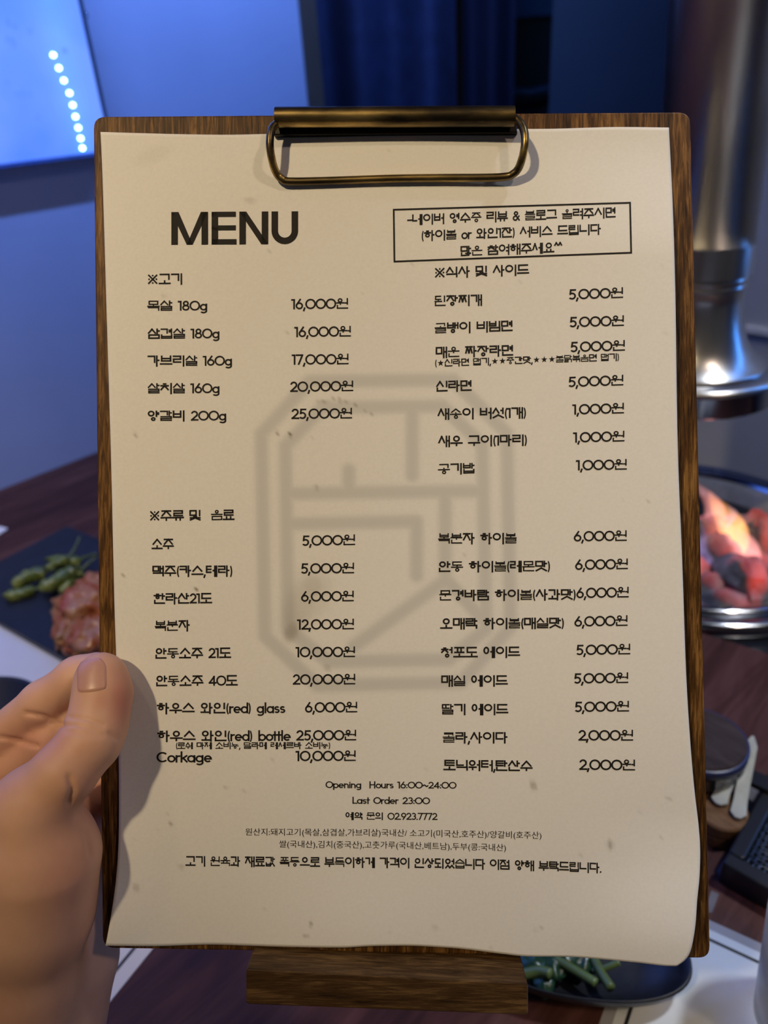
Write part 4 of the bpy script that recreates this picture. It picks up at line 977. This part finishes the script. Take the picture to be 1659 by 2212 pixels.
# left placemat
lp0, lp1 = at(335, 2045), at(200, 2212); u1 = (lp0 - lp1).normalized(); v1 = Vector((-u1.y, u1.x, 0))
if v1.dot(EX) > 0: v1 = -v1
Mx, pol, h = corner_plate('', '', '', lp1 - u1 * .10, u1, v1, .40, .42, .0006, m_white, .008)
pmL = thing('placemat', 'white placemat with a black border line under the slate plate, left side', 'placemat', Mx)
MB().prism(pol, .0001, .0006).build('sheet', m_white, pmL, world=False)
def border(parent, M, p, u, v, lu, lv, ins, w, z, mat):
    I = M.inverted(); mb = MB()
    def strip(a, b):
        d = (b - a).normalized(); n_ = Vector((-d.y, d.x, 0)) * (w / 2)
        P = [I @ q for q in (a - n_, b - n_, b + n_, a + n_)]; mb.add([(q.x, q.y, z) for q in P], [(0, 1, 2, 3)])
    c = [p + u * ins + v * ins, p + u * (lu - ins) + v * ins, p + u * (lu - ins) + v * (lv - ins), p + u * ins + v * (lv - ins)]
    for k in range(4): strip(c[k], c[(k + 1) % 4])
    mb.build('border_line', mat, parent, world=False)
border(pmL, Mx, lp1 - u1 * .10, u1, v1, .40, .42, .0105, .0022, .0007, m_line)
# slate plate
a_, b_ = ang(37), ang(127)
pt = at(145, 1135, .008); pbot = at(0, 1343, .008)
wd_ = (pt - pbot).dot(a_)
Mx, pol, h = corner_plate('', '', '', pt - a_ * wd_, b_, a_, .25, wd_, .008, None, .004, .0008)
plS = thing('slate_plate', 'black rectangular slate plate holding green peppers and kimchi', 'plate', Mx)
MB().bevel_prism(pol, 0, .0072, .001).build('slab', m_slatep, plS, world=False)
for (i_, j_) in ((.03, .02), (.22, .02), (.03, .13), (.22, .13)):
    q = Mx.inverted() @ (pt - a_ * wd_ + b_ * i_ + a_ * min(j_, wd_ - .02)); MB().lathe([(.004, .0000), (.004, .0004)], 12, (q.x, q.y)).build('foot', m_slatep, plS, world=False)
PLT = .0082
m_pep = None
m_pep, nt, b = new_mat('grilled_green_pepper')
n1 = noise_node(nt, 55, 4); r1 = ramp(nt, n1.outputs[0], [(.3, (.055, .085, .012)), (.5, (.13, .17, .028)), (.7, (.26, .29, .07))])
nt.links.new(r1.outputs[0], b.inputs['Base Color']); b.inputs['Roughness'].default_value = .28; bump(nt, b, n1.outputs[0], .5, .003)
m_stem = plain('pepper_stem', (.10, .14, .05), .5, var=.2, scale=80)
peps = [([(7, 1289), (40, 1284), (75, 1274)], 10, [(82, 1270), (92, 1262)], 0, 'olive green pepper lying at the near left end of the pepper pile'),
        ([(27, 1266), (60, 1247), (98, 1237)], 12, [(104, 1234), (115, 1230)], .004, 'pale green pepper at the upper left of the pepper pile'),
        ([(85, 1274), (122, 1256), (160, 1234)], 13, [(164, 1230), (172, 1222)], .004, 'plump wrinkled green pepper in the middle of the pile'),
        ([(130, 1279), (152, 1258), (174, 1234)], 9, [(177, 1229), (195, 1214), (210, 1200)], 0, 'slim green pepper with long stem at the pile\'s right side'),
        ([(98, 1230), (122, 1218), (144, 1208)], 9, [(150, 1202), (163, 1182), (172, 1160)], .010, 'dark green pepper whose stem sticks up from the pile'),
        ([(102, 1208), (138, 1213), (173, 1214)], 10, [(178, 1206), (193, 1201), (208, 1197)], .002, 'green pepper at the back of the pile with thin stem')]
for k, (P, r, S, lift, lb) in enumerate(peps):
    z = at(P[1][0], P[1][1], PLT); sc_ = (z - CAM).dot(FW) / FPX; R = r * sc_ * 1.22
    ctr = catmull([at(x, y, PLT + R * .8 + lift) for x, y in P], 8); n_ = len(ctr)
    M = frame(at(P[1][0], P[1][1], PLT)); th_ = thing('green_pepper', lb, 'pepper', M, 'grilled green peppers on the slate plate')
    rad = [R * (min(1, .35 + 2.2 * (i / n_)) if i < n_ * .3 else 1) * (1 + .10 * math.sin(i * 1.7 + k)) * (1 if i < n_ * .85 else 1 - .35 * (i - n_ * .85) / (n_ * .15)) for i in range(n_)]
    rad[0] = R * .12; rad[-1] = R * .35
    m_ = MB().tube(ctr, rad, 14)
    m_.v = [tuple(Vector(v) + Vector((noise.noise(Vector(v) * 130), noise.noise(Vector(v) * 130 + Vector((9, 0, 0))), noise.noise(Vector(v) * 130 + Vector((0, 9, 0))))) * .0022) for v in m_.v]
    m_.build('body', m_pep, th_, True)
    st = catmull([ctr[-2]] + [at(x, y, PLT + R * .9 + lift + .004 * i) for i, (x, y) in enumerate(S)], 5)
    MB().tube(st, [R * .34 - R * .14 * i / len(st) for i in range(len(st))], 8).build('stem', m_stem, th_, True)
m_kim, nt, b = new_mat('kimchi')
n1 = noise_node(nt, 20, 4, (1, 1, 1), .55, .8); r1 = ramp(nt, n1.outputs[0], [(.32, (.36, .05, .01)), (.45, (.38, .13, .045)), (.58, (.42, .23, .11)), (.74, (.55, .40, .26))])
nt.links.new(r1.outputs[0], b.inputs['Base Color']); b.inputs['Roughness'].default_value = .30; bump(nt, b, n1.outputs[0], .5, .004)
kim = [(185, 1312, (.033, .026, .017), .4, 3, 'large folded kimchi leaf nearest the thumb'), (200, 1375, (.026, .024, .014), -.5, 5, 'curled kimchi piece right above the thumb tip'), (205, 1268, (.020, .018, .012), .9, 8, 'reddish kimchi piece beside the board, behind the large leaf'), (150, 1358, (.026, .014, .010), -.6, 11, 'thin kimchi strip trailing to the left on the slate')]
for x, y, r, ro, sd, lb in kim:
    c = at(x, y, PLT + r[2] * .75); o = MB().blob(c, r, .55, 2.2, 40, sd, ro, True).build('kimchi_piece', m_kim, None, True, frame(Vector((c.x, c.y, T + PLT))))
    tag(o, lb, 'kimchi', 'kimchi on the slate plate')
# black round bowl at the left edge
q = at(-75, 1580, .03); bwc = (q.x, q.y)
bwM = frame(Vector((q.x, q.y, T + .0007)))
e_ = at(-5, 1459, .032); rb_ = (e_ - q).to_2d().length
o = MB().lathe([(.028, T + .0008), (.03, T + .004), (rb_ * .8, T + .014), (rb_, T + .030), (rb_ - .001, T + .032), (rb_ - .004, T + .031), (rb_ * .75, T + .017), (.0005, T + .009)], 64, bwc).build('bowl', plain('black_glaze', (.006, .007, .014), .5, var=.2), None, True, bwM)
tag(o, 'black round bowl cut off by the left picture edge beside the fingers', 'bowl')
p0 = at(-40, 1150); u_ = ang(50); v_ = ang(-40)
Mx, pol, h = corner_plate('', '', '', at(18, 1143), ang(205), ang(-65), .10, .10, .001, None, .002)
o = MB().bevel_prism(pol, .0002, .0012, .0003).build('napkin', plain('napkin_white', (.75, .77, .8), .8), None, frame=Mx, world=False)
tag(o, 'corner of a white paper napkin at the left picture edge', 'napkin')

# ================================================================== TABLEWARE, RIGHT SIDE
rp0, rp1 = at(1540, 1992), at(1659, 2046); u2 = (rp1 - rp0).normalized(); v2 = Vector((u2.y, -u2.x, 0))
if v2.dot(EY) > 0: v2 = -v2
le = at(1300, 2195); k_ = (le - rp0).dot(u2); c0_ = rp0 + u2 * k_
Mx, pol, h = corner_plate('', '', '', c0_, u2, v2, .42, .30, .0006, None, .008)
pmR = thing('placemat', 'laminated white placemat with black border line, lower right', 'placemat', Mx)
m_lam = plain('clear_laminate_margin', (.36, .35, .37), .12, var=.05, coat=.6)
MB().prism(pol, .0001, .0005).build('laminate', m_lam, pmR, world=False)
I_ = Mx.inverted(); c1_ = c0_ + u2 * .0062 + v2 * .0062
L = [(I_ @ (c1_ + u2 * a + v2 * b2)).to_2d() for a, b2 in ((0, 0), (.408, 0), (.408, .288), (0, .288))]
m_wl = plain('laminated_white_print', (.70, .73, .75), .14, var=.03, coat=.6)
MB().prism(rounded(L, .004), .0005, .0007).build('sheet', m_wl, pmR, world=False)
border(pmR, Mx, c0_, u2, v2, .42, .30, .0125, .0020, .00078, m_line)
# oval black dish with seasoned greens
dc = at(1255, 2072, .012); tipR = at(1482, 2076, .022); sx = (tipR - dc).length * 1.0
botp = at(1255, 2168, .018); sy = abs((botp - dc).dot(EY)) * 1.0
DM = frame(Vector((dc.x, dc.y, T + .0008)), (tipR - dc) * Vector((1, 1, 0)))
dish = thing('oval_dish', 'black oval dish of seasoned greens half hidden under the menu board', 'dish', DM)
prof = [(.0, .004, .002), (.55, .004, .002), (.80, .008, .002), (.95, .017, .002), (1.0, .022, 0), (1.03, .0225, 0), (1.04, .020, 0), (.97, .013, 0), (.70, .002, 0), (.55, .0002, 0), (.0, .0002, 0)]
nd = 72; vs = []; fs = []
for r, z, _ in prof:
    for k in range(nd):
        a = 2 * math.pi * k / nd; c_, s_ = math.cos(a), math.sin(a); e = 2 / 2.3
        vs.append((max(r, .001) * sx * math.copysign(abs(c_) ** e, c_), max(r, .001) * sy * math.copysign(abs(s_) ** e, s_), z))
for i in range(len(prof) - 1):
    for k in range(nd): fs.append((i * nd + k, i * nd + (k + 1) % nd, (i + 1) * nd + (k + 1) % nd, (i + 1) * nd + k))
MB().add(vs, fs).build('body', plain('black_stoneware', (.010, .011, .015), .42, var=.3, scale=120, bmp=.1), dish, True, world=False)
m_green = plain('blanched_stalk', (.12, .17, .05), .3, var=.3, scale=60); m_leaf = plain('dark_green_leaf', (.015, .05, .022), .28, var=.4, scale=70, bmp=.3)
stalks = [([(1185, 2062), (1235, 2092), (1288, 2124)], .0026, 'pale stalk'), ([(1278, 2060), (1296, 2098), (1320, 2134)], .0027, 'bright'), ([(1280, 2098), (1310, 2090), (1338, 2078)], .0019, ''), ([(1130, 2105), (1165, 2098), (1190, 2104)], .0030, '')]
lbs = ['long pale green stalk lying across the oval dish', 'thick green stalk pointing down towards the dish rim', 'thin yellowish stalk crossing behind the thick one', 'short stalk beside the wooden ledge in the dish']
for (P, r, _), lb in zip(stalks, lbs):
    pts = catmull([at(x, y, .013 + .003 * i) for i, (x, y) in enumerate(P)], 6)
    tag(MB().tube(pts, r, 10).build('vegetable_stalk', m_green, None, True, frame(at(*P[1], .006))), lb, 'vegetable', 'greens in the oval dish')
for k, (x, y, r) in enumerate([(1150, 2085, .008), (1215, 2062, .009), (1262, 2072, .007), (1175, 2118, .006), (1190, 2078, .007)]):
    c = at(x, y, .012); o = MB().blob(c, (r * 1.5, r, r * .55), .5, 2.4, 22, k + 20, k * .7, True).build('leaf', m_leaf, None, True, frame(Vector((c.x, c.y, T + .006))))
    tag(o, ['wet dark green leaf next to the wooden ledge', 'wilted leaf just under the sheet\'s lower edge', 'small glossy leaf between the two stalks', 'low dark leaf at the near side of the greens', 'folded green leaf amid the heap of greens'][k], 'vegetable', 'greens in the oval dish')
# tumbler at the right edge
gq = at(1738, 2215); gM = frame(Vector((gq.x, gq.y, T + .0008))); z0 = T + .0008
m_tum = glass('frosted_tumbler', (.97, .98, .985), .20); m_tum.node_tree.nodes['Principled BSDF'].inputs['Transmission Weight'].default_value = .80
tg = MB().lathe([(.0005, z0), (.024, z0), (.026, z0 + .003), (.033, z0 + .085), (.0315, z0 + .085), (.0248, z0 + .008), (.0005, z0 + .007)], 48, (gq.x, gq.y)).build('tumbler', m_tum, None, True, gM)
tag(tg, 'frosted clear tumbler at the right picture edge on the placemat', 'glass')
# lidded glass jar
jc = at(1518, 1592, .047); jM = frame(Vector((jc.x, jc.y, T + .0002)))
jar = thing('lidded_jar', 'ribbed glass jar with flat dark wooden lid beside the clipboard', 'jar', jM)
vs = []; fs = []; nj = 72; prf = [(.022, .0005), (.024, .003), (.027, .018), (.030, .0364), (.028, .0364), (.025, .018), (.022, .005), (.0005, .004)]
for r, z in prf:
    for k in range(nj):
        a = 2 * math.pi * k / nj; rr = r * (1 + (.025 * math.cos(18 * a) if r > .01 else 0)); vs.append((rr * math.cos(a), rr * math.sin(a), z))
for i in range(len(prf) - 1):
    for k in range(nj): fs.append((i * nj + k, i * nj + (k + 1) % nj, (i + 1) * nj + (k + 1) % nj, (i + 1) * nj + k))
fs.append(tuple(range(nj))[::-1])
MB().add(vs, fs).build('glass_body', glass('jar_glass', (.86, .90, .95), .06), jar, True, world=False)
lid_r = (at(1611, 1588, .047) - jc).to_2d().length
o = MB().lathe([(.0005, .0365), (lid_r - .002, .0365), (lid_r, .0385), (lid_r, .0445), (lid_r - .002, .0465), (.0005, .0468)], 64).build('lid', wood('dark_lid_wood', (.03, .018, .016), (.055, .036, .032), (.085, .058, .05), (1, 6, 1), 40, .5), jar, world=False); auto_smooth(o)
MB().lathe([(lid_r + .0001, .0380), (lid_r + .0012, .0388), (lid_r + .0012, .0444), (lid_r + .0001, .0452)], 64).build('lid_band', plain('blue_plastic_band', (.025, .03, .09), .35), jar, True, world=False)
# wooden discs and two ivory sticks
sc = at(1548, 1790, .0); sM = frame(Vector((sc.x, sc.y, T)))
m_oak = wood('brown_disc_wood', (.10, .045, .018), (.19, .095, .042), (.28, .16, .08), (1, 5, 1), 40, .5)
rd = .0165
for k, (z, lb) in enumerate(((.0002, 'lower of two stacked brown wooden discs beside the clipboard'), (.0105, 'upper of two stacked brown wooden discs, under the ivory sticks'))):
    zz = T + z; c_ = (sc.x + .0008 * k, sc.y)
    o = MB().lathe([(.0005, zz), (rd - .001, zz), (rd, zz + .001), (rd, zz + .0085), (rd - .001, zz + .0098), (.0005, zz + .01)], 48, c_).build('wooden_disc', m_oak, None, frame=frame(Vector((sc.x, sc.y, zz)))); auto_smooth(o)
    tag(o, lb, 'coaster', 'stacked wooden discs')
m_ivory = plain('ivory_wood', (.46, .45, .37), .5, var=.18, scale=90, bmp=.15)
def stick(P, w, lb):
    ctr = [at(x, y, h) for x, y, h in P]; d = (ctr[-1] - ctr[0]).normalized(); s_ = d.cross(Vector((0, 0, 1))).normalized(); up = s_.cross(d).normalized()
    cc = catmull(ctr, 4); n_ = len(cc); vs = []; fs = []
    for i, c in enumerate(cc):
        t = i / (n_ - 1); ww = w * (1 + .25 * ss((.4 - t) / .4)) * math.sqrt(max(.04, 1 - max(0, (t - .94) / .06) ** 2)) * math.sqrt(max(.1, 1 - max(0, (.08 - t) / .08) ** 2))
        vs += [c - s_ * ww - up * .0012, c + s_ * ww - up * .0012, c + s_ * ww + up * .0012, c - s_ * ww + up * .0012]
    for i in range(n_ - 1):
        for k in range(4): fs.append((4 * i + k, 4 * i + (k + 1) % 4, 4 * i + 4 + (k + 1) % 4, 4 * i + 4 + k))
    fs += [(0, 1, 2, 3), (4 * n_ - 1, 4 * n_ - 2, 4 * n_ - 3, 4 * n_ - 4)]
    tag(MB().add(vs, fs).build('ivory_stick', m_ivory, None, frame=frame(ctr[0])), lb, 'stick', 'pair of flat ivory sticks')
stick([(1551, 1738, .0225), (1568, 1695, .026), (1590, 1640, .030)], .0044, 'flat ivory stick nearer the clipboard, resting on the wooden discs')
stick([(1593, 1768, .0222), (1604, 1705, .026), (1626, 1592, .034)], .0041, 'longer flat ivory stick, the one further from the clipboard')
# black tray with woven steel mesh
t0, t1 = at(1608, 1858, .02), at(1659, 1886, .02); u3 = (t1 - t0).normalized(); v3 = Vector((-u3.y, u3.x, 0))
if v3.dot(EY) < 0: v3 = -v3
p_in = t0; M3 = frame(Vector((p_in.x, p_in.y, T + .0002)), u3)
tray = thing('mesh_tray', 'black tray with woven steel mesh at the right picture edge', 'tray', M3)
m_trayb = plain('black_plastic', (.008, .009, .014), .35, var=.2)
Wt, Dt, wf = .14, .095, .010
for (cx_, cy_2, dx, dy) in ((Wt / 2, -wf / 2, Wt + 2 * wf, wf), (Wt / 2, Dt + wf / 2, Wt + 2 * wf, wf), (-wf / 2, Dt / 2, wf, Dt), (Wt + wf / 2, Dt / 2, wf, Dt)):
    MB().bevel_prism(rounded([Vector((cx_ - dx / 2, cy_2 - dy / 2)), Vector((cx_ + dx / 2, cy_2 - dy / 2)), Vector((cx_ + dx / 2, cy_2 + dy / 2)), Vector((cx_ - dx / 2, cy_2 + dy / 2))], .003, 4), 0, .020, .0015).build('frame_bar', m_trayb, tray, world=False)
MB().box((Wt / 2, Dt / 2, .004), (Wt, Dt, .004)).build('tray_floor', m_trayb, tray, world=False)
mb = MB(); stp = .0034
for i in range(int(Wt / stp)):
    x = (i + .5) * stp; mb.tube([(x, y_ * Dt / 24, .0165 + .0008 * (1 if (i + y_) % 2 else -1)) for y_ in range(25)], .0007, 5)
for j in range(int(Dt / stp)):
    y = (j + .5) * stp; mb.tube([(x_ * Wt / 36, y, .0165 + .0008 * (-1 if (j + x_) % 2 else 1)) for x_ in range(37)], .0007, 5)
o = mb.build('wire_mesh', plain('blue_steel_wire', (.06, .085, .14), .22, .6), tray, True, world=False); o['kind'] = 'stuff'
h0, h1 = at(1572, 1652, .024), at(1672, 1698, .024)
hd = (h1 - h0).normalized(); hn = Vector((-hd.y, hd.x, 0)) * .0060
MB().hexa([h0 - hn - Vector((0, 0, .004)), h1 - hn - Vector((0, 0, .004)), h1 + hn - Vector((0, 0, .004)), h0 + hn - Vector((0, 0, .004))], [h0 - hn, h1 - hn, h1 + hn, h0 + hn]).build('handle', m_trayb, tray)
# smoky plastic strips on the table
m_film = glass('smoky_film', (.75, .74, .78), .25, 1.2)
m_film = plain('frosted_plastic', (.17, .155, .165), .3, var=.15, scale=60)
for pts, lb in (([(1622, 1680), (1648, 1697), (1612, 1770), (1588, 1845), (1565, 1904), (1547, 1882), (1578, 1835), (1596, 1770)], 'grey plastic strip lying between the wooden discs and the mesh tray'),
                ([(1536, 1925), (1553, 1932), (1538, 1972), (1520, 1975)], 'small torn bit of grey plastic beside the clipboard\'s lower right edge')):
    c = at(*pts[0]); M = frame(Vector((c.x, c.y, T))); I = M.inverted()
    o = MB().prism([(I @ at(*p)).to_2d() for p in pts], .0001, .0005).build('plastic_strip', m_film, None, frame=M, world=False); tag(o, lb, 'wrapper')
